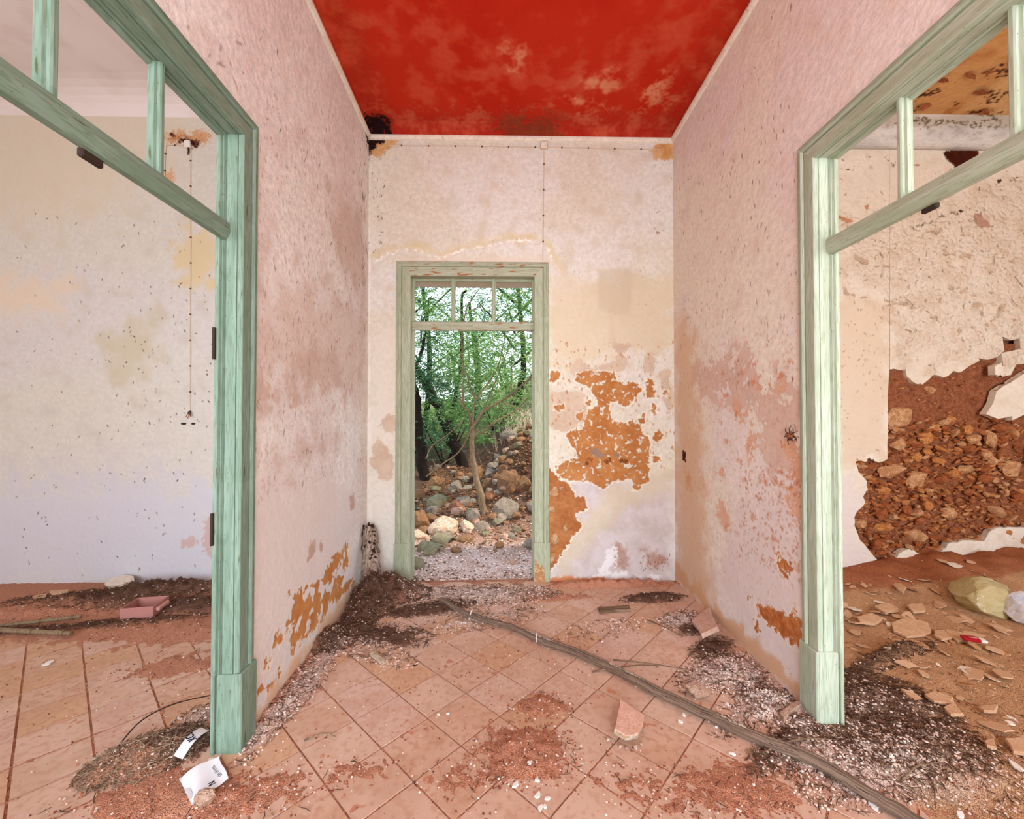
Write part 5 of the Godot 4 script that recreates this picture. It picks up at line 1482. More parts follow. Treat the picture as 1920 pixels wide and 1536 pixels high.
func paper(called: String, label: String, c: Array, n: int, lift: Callable) -> Node3D:
	# c: four corners (x, z) in order; lift(s, t) the height of the sheet
	var root := thing(called, label, "paper", Vector3((c[0] + c[4]) * 0.5, 0, (c[1] + c[5]) * 0.5))
	var st := begin()
	st.set_smooth_group(0)
	for j in n + 1:
		for i in n + 1:
			var s := float(i) / n
			var t := float(j) / n
			var a := Vector2(c[0], c[1]).lerp(Vector2(c[2], c[3]), s)
			var b := Vector2(c[6], c[7]).lerp(Vector2(c[4], c[5]), s)
			var p := a.lerp(b, t)
			var y: float = lift.call(s, t)
			st.set_uv(Vector2(s, t))
			st.add_vertex(Vector3(p.x, y, p.y) - root.position)
	for j in n:
		for i in n:
			var a := j * (n + 1) + i
			for k in [a, a + 1, a + n + 2, a, a + n + 2, a + n + 1]:
				st.add_index(k)
	st.generate_normals()
	var m := flat_mat(c8(244, 242, 246), 0.8)
	m.cull_mode = BaseMaterial3D.CULL_DISABLED
	part("sheet", st.commit(), m, root)
	return root


func letters(text: String, at: Vector3, along: Vector3, height: float, parent: Node3D, bold := false, tilt := 0.0):
	var tm := TextMesh.new()
	tm.text = text
	var f := SystemFont.new()
	f.font_names = PackedStringArray(["Droid Sans"])
	f.font_weight = 700 if bold else 400
	tm.font = f
	tm.font_size = 48
	tm.pixel_size = height / 34.0
	tm.depth = 0.0006
	tm.curve_step = 1.0
	var x := along.normalized()
	var n := Vector3.UP.rotated(x, tilt)
	n = (n - x * n.dot(x)).normalized()
	part("lettering", tm, flat_mat(c8(20, 18, 34), 0.9), parent, Transform3D(Basis(x, n.cross(x), n), at - parent.position))


func rubbish():
	# the long pole across the hall
	var ctrl := []
	var px := [-0.355, -2.83, -0.151, -2.614, 0.106, -2.443, 0.241, -2.312, 0.45, -2.151, 0.6, -2.004, 0.739, -1.835, 0.881, -1.693, 1.004, -1.571, 1.128, -1.461, 1.197, -1.361, 1.263, -1.262, 1.302, -1.174]
	for i in range(0, px.size(), 2):
		ctrl.append(Vector3(px[i], maxf(0.0, dirt_at(px[i], px[i + 1])[0]) * 0.6 + 0.022, px[i + 1]))
	var path := smooth_path(ctrl, 6, 0.0012)
	var st := begin()
	var base: Vector3 = ctrl[0]
	var local := []
	for p in path:
		local.append(p - base)
	tube(st, local, taper(path.size(), 0.018, 0.027), 10, 0.66, 0.35, 8)
	var pole := thing("wooden_pole", "long split grey wooden pole lying slantwise across the hall floor", "pole", base)
	part("shaft", st.commit(), M.pole, pole)
	for k in 9:
		st = begin()
		var i := int(lerpf(14, path.size() - 22, k / 8.0))
		var seg := []
		for j in 9:
			seg.append(local[i + j] + Vector3(0.006, 0.0145 + 0.001 * (j % 2), -0.006 + rng.randf_range(-0.002, 0.002)))
		tube(st, seg, [0.001, 0.004, 0.005, 0.005, 0.006, 0.005, 0.004, 0.003, 0.001], 5)
		part("splinter", st.commit(), M.rotten if k % 3 == 0 else M.pole, pole)
	for q in [[-0.138, -2.621], [0.236, -2.323]]:
		st = begin()
		var p := Vector3(q[0], 0.024, q[1]) - base
		var ring := []
		for k in 9:
			ring.append(p + Vector3(0.014 * sin(k * 0.7) * 0.3, cos(PI * k / 8.0 - PI * 0.5) * 0.03 - 0.008, sin(PI * k / 8.0 - PI * 0.5) * 0.03))
		tube(st, ring, taper(9, 0.003, 0.003), 5)
		part("string_tie", st.commit(), M.white, pole)
	# rotten stub of a post in the corner
	var f0 := [-0.81, -2.874]
	var bp := Vector3(f0[0], 0.0, f0[1])
	var post := thing("post_stub", "rotten timber stub leaning in the hall corner above a heap of compost", "timber", bp)
	var top := Vector3(-0.915, 0.445, -3.125) - bp
	st = begin()
	var pp := []
	for k in 15:
		pp.append(Vector3(0, -0.03, 0).lerp(top, k / 14.0) + Vector3(rng.randf_range(-0.003, 0.003), 0, rng.randf_range(-0.003, 0.003)))
	var rad := taper(15, 0.066, 0.056)
	rad[14] = 0.034
	rad[0] = 0.018
	rad[1] = 0.04
	tube(st, pp, rad, 14, 0.5, 0.5, 21)
	part("trunk", st.commit(), M.rotten, post)
	var caps := begin()
	for k in 70:
		var t := rng.randf_range(0.55, 1.02)
		var p := Vector3.ZERO.lerp(top, t) + Vector3(rng.randf_range(-0.045, 0.04), rng.randf_range(-0.01, 0.015), rng.randf_range(0.014, 0.026))
		bx(caps, p - Vector3.ONE * 0.006, p + Vector3.ONE * rng.randf_range(0.004, 0.01), 0.003, Transform3D(Basis(Vector3(0, 0, 1), 0.0), Vector3.ZERO))
	var crumbly := part("rot_crumbs", caps.commit(), M.soil_dark, post)
	crumbly.set_meta("kind", "stuff")
	# broken tile in the middle of the hall
	slab_piece("broken_tile", "broken pink terracotta tile with a pale chipped edge on the hall floor", "tile", [0.53, -1.764, 0.61, -1.696, 0.581, -1.635, 0.552, -1.598, 0.496, -1.58, 0.459, -1.605, 0.494, -1.684], 0.02, M.tile_pink, 0.024, Vector3(0.10, 0, -0.16), "", M.pale)
	for k in 5:
		var q: Array = [[0.439, -1.609], [0.5, -1.567], [0.533, -1.568], [0.559, -1.583], [0.475, -1.576]][k]
		solo("tile_chip", stone_mesh(Vector3(0.016, 0.013, 0.014), 60 + k, 3, 6, 0.2), M.pink if k % 2 else M.pale, "small crumbly chip under the broken tile", "chip", "chips under the broken tile", "", Transform3D(Basis.IDENTITY, on_floor(q[0], q[1], 0.005)))
	slab_piece("leaning_tile", "large dusty tile fragment lying against the foot of the hall partition", "tile", [1.18, -2.458, 1.371, -2.597, 1.256, -2.29, 1.139, -2.251], 0.025, M.tiles[4], 0.03, Vector3(-0.18, 0, 0.22))
	slab_piece("wood_chip", "short flat wood offcut on the floor before the end wall", "wood", [0.67, -2.686, 0.882, -2.706, 0.873, -2.647, 0.664, -2.621], 0.018, M.wood, 0.002)
	solo("rubble_stone", stone_mesh(Vector3(0.11, 0.06, 0.08), 71, 6, 8, 0.14), M.pink, "lumpy pinkish stone beside the long pole", "stone", "", "", Transform3D(Basis.IDENTITY, on_floor(0.911, -1.856, 0.02)))
	slab_piece("stair_chip", "pale splinter of plaster with a red side near the dark litter", "plaster", [-0.64, -2.218, -0.618, -2.236, -0.546, -2.148, -0.557, -2.131], 0.02, M.pale, 0.004)
	slab_piece("plaster_lath", "slanting strip of plaster at the foot of the pale green frame", "plaster", [1.171, -1.684, 1.305, -1.753, 1.304, -1.734, 1.168, -1.654], 0.02, M.pink, 0.004)
	for q in [[1.467, -2.066, 1.713, -2.135], [1.058, -1.725, 1.026, -1.632], [0.938, -2.527, 1.066, -2.337], [0.609, -2.126, 0.952, -2.03], [-0.646, -2.199, -0.765, -2.233], [0.984, -1.51, 1.288, -1.559], [1.509, -1.418, 1.4, -1.284], [1.384, -1.381, 1.579, -1.437], [-0.927, -2.608, -0.696, -2.472], [0.478, -2.034, 0.835, -2.07], [-0.726, -1.654, -0.611, -1.67]]:
		st = begin()
		var a := on_floor(q[0], q[1], 0.006)
		var b := on_floor(q[2], q[3], 0.006)
		var tw := smooth_path([Vector3.ZERO, (b - a) * 0.5 + Vector3(rng.randf_range(-0.02, 0.02), 0.012, rng.randf_range(-0.02, 0.02)), b - a], 5, 0.001)
		tube(st, tw, taper(tw.size(), 0.004, 0.002), 5)
		solo("twig", st.commit(), M.wood, "thin dry twig lying loose on the floor", "twig", "loose twigs on the floor", "", Transform3D(Basis.IDENTITY, a))
	# white plaster flakes
	for q in [[0.073, -1.43, 0.016], [0.144, -1.387, 0.016], [0.148, -1.342, 0.014], [0.164, -1.347, 0.01], [0.174, -1.374, 0.013], [0.127, -1.498, 0.01], [0.15, -1.443, 0.012], [0.2, -1.834, 0.008], [0.792, -1.731, 0.012], [0.877, -1.524, 0.016], [1.212, -1.3, 0.022], [1.456, -1.264, 0.02], [0.761, -1.692, 0.012], [1.008, -1.782, 0.014], [2.117, -1.643, 0.02], [2.048, -1.593, 0.02], [1.826, -1.404, 0.03], [1.739, -1.894, 0.02], [-2.245, -2.226, 0.035], [-2.501, -3.101, 0.03], [-2.639, -2.556, 0.012], [-1.023, -1.578, 0.014], [-0.23, -1.775, 0.008], [-0.191, -1.779, 0.007], [0.6, -2.302, 0.01]]:
		st = begin()
		prism(st, shard_poly(rng, q[2], 6, 0.6), 0.0, 0.005, Transform3D.IDENTITY, 0.001)
		solo("plaster_flake", st.commit(), M.white, "small white plaster flake lying loose on the floor", "plaster flake", "white plaster flakes on the floors", "", Transform3D(Basis(Vector3.UP, rng.randf() * TAU), on_floor(q[0], q[1], 0.002)))
	# papers by the mint frame
	var c1 := [-1.156, -1.581, -1.106, -1.556, -1.103, -1.691, -1.152, -1.718]
	var p1 := paper("torn_paper", "narrow curled white paper strip with black letters beside the mint frame", c1, 12, func(s: float, t: float) -> float: return 0.022 + 0.018 * sin(t * PI) + 0.006 * s)
	var d1 := Vector3(c1[0] - c1[2], 0, c1[1] - c1[3])
	var q1 := [-1.121, -1.625, -1.167, -1.663]
	letters("XCs", Vector3(q1[0] + (q1[2] - q1[0]) * 0.3, 0.0465, q1[1] + (q1[3] - q1[1]) * 0.3), Vector3(q1[2] - q1[0], 0, q1[3] - q1[1]), 0.024, p1, true)
	var c2 := [-1.067, -1.487, -0.954, -1.386, -0.901, -1.48, -0.994, -1.576]
	var p2 := paper("torn_paper", "crumpled torn paper sheet printed with small words under a stone", c2, 14, func(s: float, t: float) -> float: return 0.014 + 0.007 * sin(t * 5.0 + s) + 0.010 * t + 0.005 * sin(s * 7.0 + t * 3.0))
	st = begin()
	var cf := [-1.067, -1.487, -0.954, -1.386, -0.95, -1.397, -1.055, -1.495]
	prism(st, poly_of(cf), 0.0, 0.003, Transform3D(Basis(Vector3(0, 0, 1), 0.0), Vector3(0, 0.016, 0) - p2.position))
	part("folded_edge", st.commit(), flat_mat(c8(214, 210, 212), 0.8), p2)
	var q2 := [-0.917, -1.465, -0.972, -1.508, -0.93, -1.441, -0.952, -1.462]
	letters("de Homs", Vector3((q2[0] + q2[2]) * 0.5, 0.0385, (q2[1] + q2[3]) * 0.5), Vector3(q2[2] - q2[0], 0, q2[3] - q2[1]), 0.012, p2)
	letters("N", Vector3(q2[4], 0.0365, q2[5]), Vector3(q2[6] - q2[4], 0, q2[7] - q2[5]), 0.018, p2, true)
	solo("paper_stone", stone_mesh(Vector3(0.066, 0.05, 0.05), 75, 6, 8, 0.12), M.pink, "broken pinkish brick lump weighing down the torn paper", "stone", "", "", Transform3D(Basis.IDENTITY, on_floor(-0.916, -1.388, 0.03)))
	# bent wire
	var w := [-1.243, -1.931, -1.348, -1.855, -1.407, -1.766, -1.411, -1.678, -1.401, -1.623, -1.363, -1.583, -1.312, -1.549]
	var wp := []
	for i in range(0, w.size(), 2):
		wp.append(Vector3(w[i], 0.012 + 0.02 * sin(i * 0.5), w[i + 1]))
	wp = smooth_path(wp, 6)
	st = begin()
	var o: Vector3 = wp[0]
	for i in wp.size():
		wp[i] -= o
	tube(st, wp, taper(wp.size(), 0.0025, 0.003), 5)
	solo("bent_wire", st.commit(), M.iron, "thin dark wire curving over the west room tiles", "wire", "", "", Transform3D(Basis.IDENTITY, o))
	# drawer-like tray
	var t0 := [-2.259, -2.646, -2.083, -2.671]
	var tx := Vector3(t0[2] - t0[0], 0, t0[3] - t0[1])
	var tw2 := tx.length()
	var tray := thing("plastic_tray", "dusty pink open plastic tray on the earth of the west room", "tray", Vector3(t0[0], 0.015, t0[1]))
	tray.basis = Basis(tx.normalized(), Vector3.UP, tx.normalized().cross(Vector3.UP))
	var pk := flat_mat(c8(186, 128, 118), 0.6)
	st = begin()
	bx(st, Vector3(0, 0, -0.16), Vector3(tw2, 0.006, 0), 0.001)
	bx(st, Vector3(0, 0, -0.006), Vector3(tw2, 0.068, 0), 0.002)
	bx(st, Vector3(0, 0, -0.16), Vector3(tw2, 0.068, -0.154), 0.002)
	bx(st, Vector3(0, 0, -0.158), Vector3(0.006, 0.068, -0.002), 0.002)
	bx(st, Vector3(tw2 - 0.006, 0, -0.158), Vector3(tw2, 0.068, -0.002), 0.002)
	part("body", st.commit(), pk, tray)
	st = begin()
	bx(st, Vector3(tw2, 0.03, -0.125), Vector3(tw2 + 0.022, 0.052, -0.02), 0.004)
	part("grip", st.commit(), flat_mat(c8(206, 152, 138), 0.6), tray)
	# two canes and fallen plaster in the west room
	for q in [[-2.928, -2.528, -2.371, -2.475, 0.014, "pale dry cane lying across the west room floor, nearer one of two"], [-2.942, -2.54, -2.517, -2.683, 0.012, "pale dry cane slanting behind the nearer one in the west room"]]:
		st = begin()
		var a := on_floor(q[0], q[1], 0.02)
		var b := on_floor(q[2], q[3], 0.02)
		var cane := thing("dry_cane", q[5], "cane", a)
		var cp := []
		for k in 13:
			cp.append((b - a) * k / 12.0 + Vector3(0, 0, rng.randf_range(-0.003, 0.003)))
		tube(st, cp, taper(13, q[4], q[4] * 0.9), 8)
		part("stem", st.commit(), M.bark_pale, cane)
		for k in [3, 7, 11]:
			st = begin()
			tube(st, [cp[k] * 0.995, cp[k], cp[k] * 1.005 + Vector3(0.004, 0, 0)], [q[4] * 1.02, q[4] * 1.18, q[4] * 1.02], 8)
			part("node_ring", st.commit(), M.wood, cane)
	slab_piece("fallen_plaster", "ragged grey plaster sheet lying on dark compost by the speckled wall", "plaster", [-2.762, -3.112, -2.784, -3.187, -2.742, -3.243, -2.654, -3.22, -2.581, -3.141, -2.564, -3.05, -2.562, -2.982, -2.562, -2.95, -2.652, -3.028], 0.012, M.plaster_own, 0.015, Vector3(0.10, 0, 0.0))
	slab_piece("fallen_plaster", "thin plaster plate half buried in earth of the west room", "plaster", [-3.027, -3.003, -2.922, -3.023, -2.879, -2.972, -2.947, -2.95], 0.014, M.flake, 0.004)
	slab_piece("fallen_plaster", "narrow plaster plate beside the half buried one in the west room", "plaster", [-3.072, -2.94, -3.007, -2.969, -2.963, -2.919, -3.013, -2.89], 0.014, M.flake, 0.004)
	# plaster and paint flakes over the earth of the east room
	var named := [[2.342, -2.383, 2.492, -2.44, 2.555, -2.374, 2.463, -2.271, 2.292, -2.245, 2.274, -2.302], [2.179, -2.44, 2.321, -2.5, 2.351, -2.446, 2.219, -2.364, 2.143, -2.379], [2.424, -2.58, 2.575, -2.633, 2.56, -2.56, 2.413, -2.496], [2.505, -2.292, 2.634, -2.322, 2.546, -2.223, 2.429, -2.185, 2.434, -2.228], [2.578, -2.3, 2.661, -2.262, 2.591, -2.178, 2.505, -2.171], [1.863, -1.749, 1.933, -1.773, 1.973, -1.731, 1.914, -1.688, 1.856, -1.703], [1.863, -1.672, 1.932, -1.687, 1.894, -1.623, 1.848, -1.631], [1.918, -1.508, 2.003, -1.515, 1.924, -1.441, 1.867, -1.443], [1.831, -1.502, 1.878, -1.51, 1.832, -1.463, 1.808, -1.474], [2.628, -2.571, 2.775, -2.609, 2.691, -2.512, 2.571, -2.476], [2.807, -2.853, 2.913, -2.903, 2.827, -2.765, 2.695, -2.658, 2.746, -2.752], [2.023, -1.677, 2.111, -1.68, 2.058, -1.645, 2.017, -1.653], [1.794, -1.786, 1.826, -1.764, 1.827, -1.724, 1.782, -1.713]]
	for k in named.size():
		var which: String = ["widest tan flake, behind the dark litter strip", "tan flake beside the pale green jamb, second row from the wall", "small tan flake between the widest one and the mound", "tan flake touching the red packet's far side", "flat tan flake just behind the red packet", "long tan flake in front of the dark speckled litter", "tan flake lying below the long one by the speckled litter", "big tan flake with a torn corner at the frame's bottom corner", "small pointed tan flake beside the big torn one", "narrow tan flake behind the widest one, toward the rubble wall", "upright tan flake on the slope of the mound", "thin tan flake beyond the white slivers", "slim tan flake at the edge of the speckled litter"][k]
		slab_piece("fallen_flake", which, "plaster flake", named[k], 0.012, M.flake, 0.010, Vector3(rng.randf_range(-0.12, 0.12), 0, rng.randf_range(-0.12, 0.12)), "fallen plaster flakes in the east room")
	var variants := []
	for k in 8:
		st = begin()
		prism(st, shard_poly(rng, 1.0, 7 + k % 4, 0.6), 0.0, 0.11, Transform3D.IDENTITY, 0.03)
		variants.append(st.commit())
	var made := 0
	while made < 240:
		var x := rng.randf_range(1.62, 3.5)
		var z := rng.randf_range(-2.95, -1.25)
		if x > -z * 1.27 + 0.05 or x < 1.9 and z > -2.1 and rng.randf() < 0.8:
			continue
		var s := 0.014 + 0.05 * pow(rng.randf(), 2.4)
		var b := Basis(Vector3(rng.randf_range(-1, 1), 0, rng.randf_range(-1, 1)).normalized(), rng.randf_range(0.0, 0.45)) * Basis(Vector3.UP, rng.randf() * TAU)
		solo("fallen_flake", variants[made % 8], [M.flake, M.flake, M.flake, M.plaster_own, M.rubble_tan, M.flake][made % 6], ("thumb-sized " if s < 0.024 else ("palm-sized " if s < 0.045 else "hand-wide ")) + ("white " if made % 6 == 3 else ("brown " if made % 6 == 4 else "tan ")) + "flake of fallen plaster " + ("on the slope under the rubble wall" if z < -2.5 else ("between the dark litter and the bag" if z < -1.9 else ("beside the speckled litter by the pale green frame" if x < 2.1 else "on bare tan earth in front of the packet"))), "plaster flake", "fallen plaster flakes in the east room", "", Transform3D(b.scaled_local(Vector3(s, s * 0.7, s)), on_floor(x, z, s * 0.12)))
		made += 1
	# cigarette packet
	var pq := [2.533, -2.17, 2.623, -2.13]
	var pd := Vector3(pq[2] - pq[0], 0, pq[3] - pq[1])
	var pack := thing("packet", "crushed red and white packet among the plaster flakes", "packet", on_floor(pq[0], pq[1], 0.02))
	pack.basis = Basis(pd.normalized(), Vector3.UP, pd.normalized().cross(Vector3.UP))
	st = begin()
	bx(st, Vector3(0, 0, -0.03), Vector3(pd.length() * 0.72, 0.018, 0.012), 0.004)
	part("box", st.commit(), flat_mat(c8(170, 24, 36), 0.4), pack)
	st = begin()
	bx(st, Vector3(pd.length() * 0.7, 0.001, -0.028), Vector3(pd.length(), 0.016, 0.01), 0.004)
	part("lid", st.commit(), M.white, pack)
	st = begin()
	bx(st, Vector3(pd.length() * 0.3, 0.0172, -0.012), Vector3(pd.length() * 0.62, 0.0186, -0.004), 0.0004)
	part("print_band", st.commit(), flat_mat(c8(232, 190, 190), 0.5), pack)
	bag()


func bag():
	var c := [3.104, -2.426]
	var root := thing("plastic_bag", "crumpled translucent plastic bag of rubbish, olive and bluish white, on the east room earth", "bag", Vector3(c[0] + 0.05, 0.0, c[1] - 0.02))
	for k in 2:
		var mid: Vector3 = [Vector3(-0.05, 0.11, -0.10), Vector3(0.09, 0.09, 0.04)][k]
		var size: Vector3 = [Vector3(0.44, 0.32, 0.36), Vector3(0.46, 0.26, 0.36)][k]
		part(["sack", "wrapper"][k], stone_mesh(size, 40 + k, 16, 34, 0.10), [M.bag_olive, M.bag_blue][k], root, Transform3D(Basis(Vector3.UP, 0.4), mid))
	var st := begin()
	tube(st, smooth_path([Vector3(0.06, 0.10, 0.10), Vector3(0.16, 0.105, 0.12), Vector3(0.30, 0.10, 0.11)], 5), taper(11, 0.008, 0.008), 6, 0.5)
	part("white_fold", st.commit(), M.white, root)


# ------------------------------------------------------------------ outside the doorway
func ground_at(x: float, z: float) -> Array:
	var d := maxf(0.0, -z - 3.35)
	var h := 0.02 * d + 0.042 * pow(minf(d, 3.0), 2.0) + 0.12 * maxf(0.0, d - 3.0) + 0.75 * smoothstep(-0.35, 0.5, x) * smoothstep(0.8, 2.0, d)
	var n := dirt_noise.get_noise_2d(x * 1.5, z * 1.5)
	var f := dirt_noise.get_noise_2d(x * 8.0, z * 8.0)
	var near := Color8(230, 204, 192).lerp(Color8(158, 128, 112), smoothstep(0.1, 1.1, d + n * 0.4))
	var c := near.lerp(Color8(96, 74, 58), smoothstep(0.7, 1.7, d)).lerp(Color8(150, 150, 104), smoothstep(4.0, 7.0, d))  # darker soil away from the door: shade between stones put into the colour
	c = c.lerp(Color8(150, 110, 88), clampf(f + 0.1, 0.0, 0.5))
	return [h + (0.02 * n + 0.015 * f) * smoothstep(0.0, 0.4, d) + 0.004 - 0.03 * smoothstep(-3.2, -3.17, z), c.srgb_to_linear()]


func on_ground(x: float, z: float, up := 0.0) -> Vector3:
	return Vector3(x, ground_at(x, z)[0] + up, z)


func branch(st: SurfaceTool, pts: Array, r0: float, r1: float, o: Vector3, per := 5):
	var c := []
	for p in pts:
		c.append(p - o)
	var path := smooth_path(c, per, r0 * 0.12)
	tube(st, path, taper(path.size(), r0, r1), 7, 1.0, 0.18, 3)
	return path


func foliage(parent: Node3D, clusters: Array, cols: Array, size: float, o: Vector3, called := "foliage"):
	# clusters: [x, y, z, radius, leaves]
	var st := begin()
	for s in [-1.0, 1.0]:
		tri(st, Vector3(0, 0, 0), Vector3(0.5, 0.06, s * 0.17), Vector3(1.0, -0.05, 0), Vector3.UP)
	var mesh := st.commit()
	var list := []
	for c in clusters:
		for i in int(c[4]):
			var d := Vector3(rng.randfn(), rng.randfn(), rng.randfn()) * 0.5
			var p: Vector3 = Vector3(c[0], c[1], c[2]) + d * c[3] * Vector3(1, 0.85, 1)
			if p.z > -3.75:
				continue
			# leaflets sit in short sprays
			var spray := Basis(Vector3.UP, rng.randf() * TAU) * Basis(Vector3(0, 0, 1), rng.randf_range(-0.9, 0.3))
			for k in 4:
				var leaf := spray * Basis(Vector3.UP, (0.8 if k % 2 else -0.8)) * Basis(Vector3(1, 0, 0), rng.randf_range(-0.7, 0.7))
				var s := size * rng.randf_range(0.7, 1.25)
				var col: Color = cols[0].lerp(cols[1], rng.randf()).lerp(cols[2], pow(rng.randf(), 2.5))
				list.append([Transform3D(leaf.scaled_local(Vector3.ONE * s), p - o + spray.x * size * 0.45 * k), col.srgb_to_linear()])
	var mm := MultiMesh.new()
	mm.transform_format = MultiMesh.TRANSFORM_3D
	mm.use_colors = true
	mm.mesh = mesh
	mm.instance_count = list.size()
	for i in list.size():
		mm.set_instance_transform(i, list[i][0])
		mm.set_instance_color(i, list[i][1])
	var mi := MultiMeshInstance3D.new()
	mi.multimesh = mm
	mi.material_override = M.leaf
	mi.name = called
	parent.add_child(mi, true)
	mi.set_meta("kind", "stuff")


func v3(a: Array) -> Array:
	var o := []
	for i in range(0, a.size(), 3):
		o.append(Vector3(a[i], a[i + 1], a[i + 2]))
	return o


func garden():
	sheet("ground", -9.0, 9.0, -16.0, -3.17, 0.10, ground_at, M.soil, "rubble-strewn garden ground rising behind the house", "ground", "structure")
	var stf := begin()
	bx(stf, Vector3(-12, -0.3, 2.1), Vector3(12, -0.05, 14), 0.0)
	solo("ground_001", stf.commit(), M.bed, "earth yard in front of the house", "ground", "", "structure")
	# stones: [x, y, z, half width, half height], material, label
	var stones := [
		[-0.533, 0.056, -4.32, 0.149, 0.132, "pale", "large white and orange boulder at the centre of the rubble"],
		[-0.415, 0.132, -4.91, 0.1, 0.1, "red", "rust red stone on the rubble behind the large pale boulder"],
		[-0.784, 0.074, -4.49, 0.103, 0.126, "orange", "orange boulder half hidden behind the sage door frame"],
		[-0.272, 0.059, -4.32, 0.088, 0.088, "pale", "white topped stone beside the large pale boulder"],
		[-0.131, 0.065, -4.33, 0.083, 0.083, "grey", "tan rounded stone next to the sapling's foot"],
		[-0.282, 0.036, -4.07, 0.073, 0.052, "brown", "flat brown stone beside the upper roof tile"],
		[-0.624, 0.003, -3.48, 0.062, 0.075, "moss", "mossy upright stone inside the garden doorway"],
		[0.191, 0.432, -4.83, 0.142, 0.154, "brown", "big bank boulder under the triangular red one"],
		[0.139, 0.19, -4.53, 0.139, 0.127, "grey", "grey boulder at the foot of the bank"],
		[0.356, 0.436, -4.73, 0.072, 0.121, "brown", "dark boulder wedged between the bank and the frame"],
		[0.16, 0.398, -4.82, 0.086, 0.043, "pink", "flat pink stone under the big bank boulder"],
		[0.007, 0.305, -4.86, 0.099, 0.056, "red", "reddish stone on the slope behind the sapling"],
		[-0.7, 0.162, -5.1, 0.13, 0.111, "moss", "mossy tan stone on the rubble heap"],
		[-0.555, 0.176, -5.18, 0.066, 0.066, "brown", "small brown stone between mossy and red stones"],
		[-0.791, 0.265, -5.65, 0.13, 0.13, "orange", "dark orange boulder under the leaning trunks"],
		[-0.949, 0.205, -5.35, 0.096, 0.089, "brown", "brown stone behind the frame above the orange boulder"],
		[-0.21, 0.112, -4.63, 0.083, 0.083, "grey", "grey stone behind the sapling's foot"],
		[-0.726, 0.04, -4.16, 0.085, 0.064, "pale", "orange and white stone near the threshold"],
		[-0.696, 0.124, -4.85, 0.074, 0.074, "grey", "grey stone above the large pale boulder"],
		[-0.2, 0.378, -5.87, 0.105, 0.127, "brown", "tan upright stone beside the sapling stem"],
		[-0.079, 0.047, -4.2, 0.048, 0.043, "moss", "small greenish stone on the path"],
		[0.095, 0.039, -4.13, 0.058, 0.042, "pink", "small pink stone on the slope"],
		[0.166, 0.002, -3.51, 0.036, 0.045, "pink", "lone pinkish stone near the right jamb of the garden doorway"],
		[-0.525, 0.261, -5.62, 0.1, 0.05, "grey", "flat grey stone behind the red one, nearer the trunks"],
		[-0.341, 0.26, -5.62, 0.1, 0.05, "grey", "flat grey stone behind the red one, nearer the bank"],
		[-0.355, -0.025, -3.36, 0.047, 0.021, "pink", "flat pinkish tile shard on the threshold"],
		[0.228, 0.064, -4.26, 0.043, 0.049, "moss", "small dark stone low on the slope"],
		[-0.059, 0.377, -5.21, 0.086, 0.08, "brown", "brown stone in the bank behind the sapling"],
		[0.131, 0.577, -5.13, 0.072, 0.072, "brown", "brown stone between the pale and the red bank stones"],
		[-0.476, 0.047, -4.2, 0.048, 0.037, "grey", "small grey stone in front of the large pale boulder"],
	]
	for k in stones.size():
		var q: Array = stones[k]
		if q[6] == "":
			continue
		var w: float = q[3] * 2.3
		var h: float = q[4] * 2.3
		var m := stone_mesh(Vector3(w, h, w * 0.8), 500 + k * 3, 7, 9, 0.09)
		solo("garden_stone", m, M[q[5]], q[6], "stone", "", "", Transform3D(Basis(Vector3.UP, 0.0), Vector3(q[0], q[1] + h * 0.10, q[2] - w * 0.1)))
	var bank := [[0.327, 0.812, -5.45, 0.132, 0.153, "red", "triangular red boulder on top of the bank"], [0.035, 0.774, -5.5, 0.063, 0.042, "pale", "small white stone on the bank"], [0.218, 0.972, -5.9, 0.135, 0.09, "grey", "pale grey stone crowning the bank"]]
	for k in bank.size():
		var q: Array = bank[k]
		solo("garden_stone", stone_mesh(Vector3(q[3] * 2, q[4] * 2, q[3] * 1.8), 700 + k, 7, 6, 0.07), M[q[5]], q[6], "stone", "", "", Transform3D(Basis.IDENTITY, Vector3(q[0], minf(q[1], ground_at(q[0], q[2])[0] + q[4] * 0.8), q[2])))
	var sx := [-0.106, 0.165, -4.7]
	var s0x: float = sx[0]
	var s0z: float = sx[2]
	for k in 230:
		var x := rng.randf_range(-0.95, 0.6)
		var z := rng.randf_range(-6.6, -3.75)
		if z > -4.3 and rng.randf() < 0.7:
			z -= 1.3
		var s := 0.04 + 0.16 * pow(rng.randf(), 1.8)
		if Vector2(x - s0x, z - s0z).length() < 0.13 or Vector2(x + 0.96, z + 6.0).length() < 0.2 or Vector2(x + 0.35, z + 6.5).length() < 0.2:
			continue
		var tone: String = ["grey", "brown", "brown", "orange", "moss", "grey", "pink"][k % 7]
		var zone := "low in the garden rubble near the threshold" if z > -4.6 else ("in the middle of the garden rubble heap" if z > -5.5 else "at the back of the rubble by the tree trunks")
		if x > 0.15 and z < -4.6:
			zone = "on the earth bank beside the far garden jamb"
		var hue: String = {"grey": "grey", "brown": "brown", "orange": "ochre", "moss": "mossy", "pink": "pinkish"}[tone]
		solo("rubble_stone", stone_mesh(Vector3(1, 0.7, 0.85), 800 + k % 6, 4, 8, 0.12), M[tone], ("fist-sized " if s < 0.1 else "head-sized ") + hue + " stone " + zone, "stone", "small rubble stones outside", "", Transform3D(Basis(Vector3.UP, rng.randf() * TAU).scaled_local(Vector3.ONE * s), on_ground(x, z, s * 0.12)))
	var heap := []
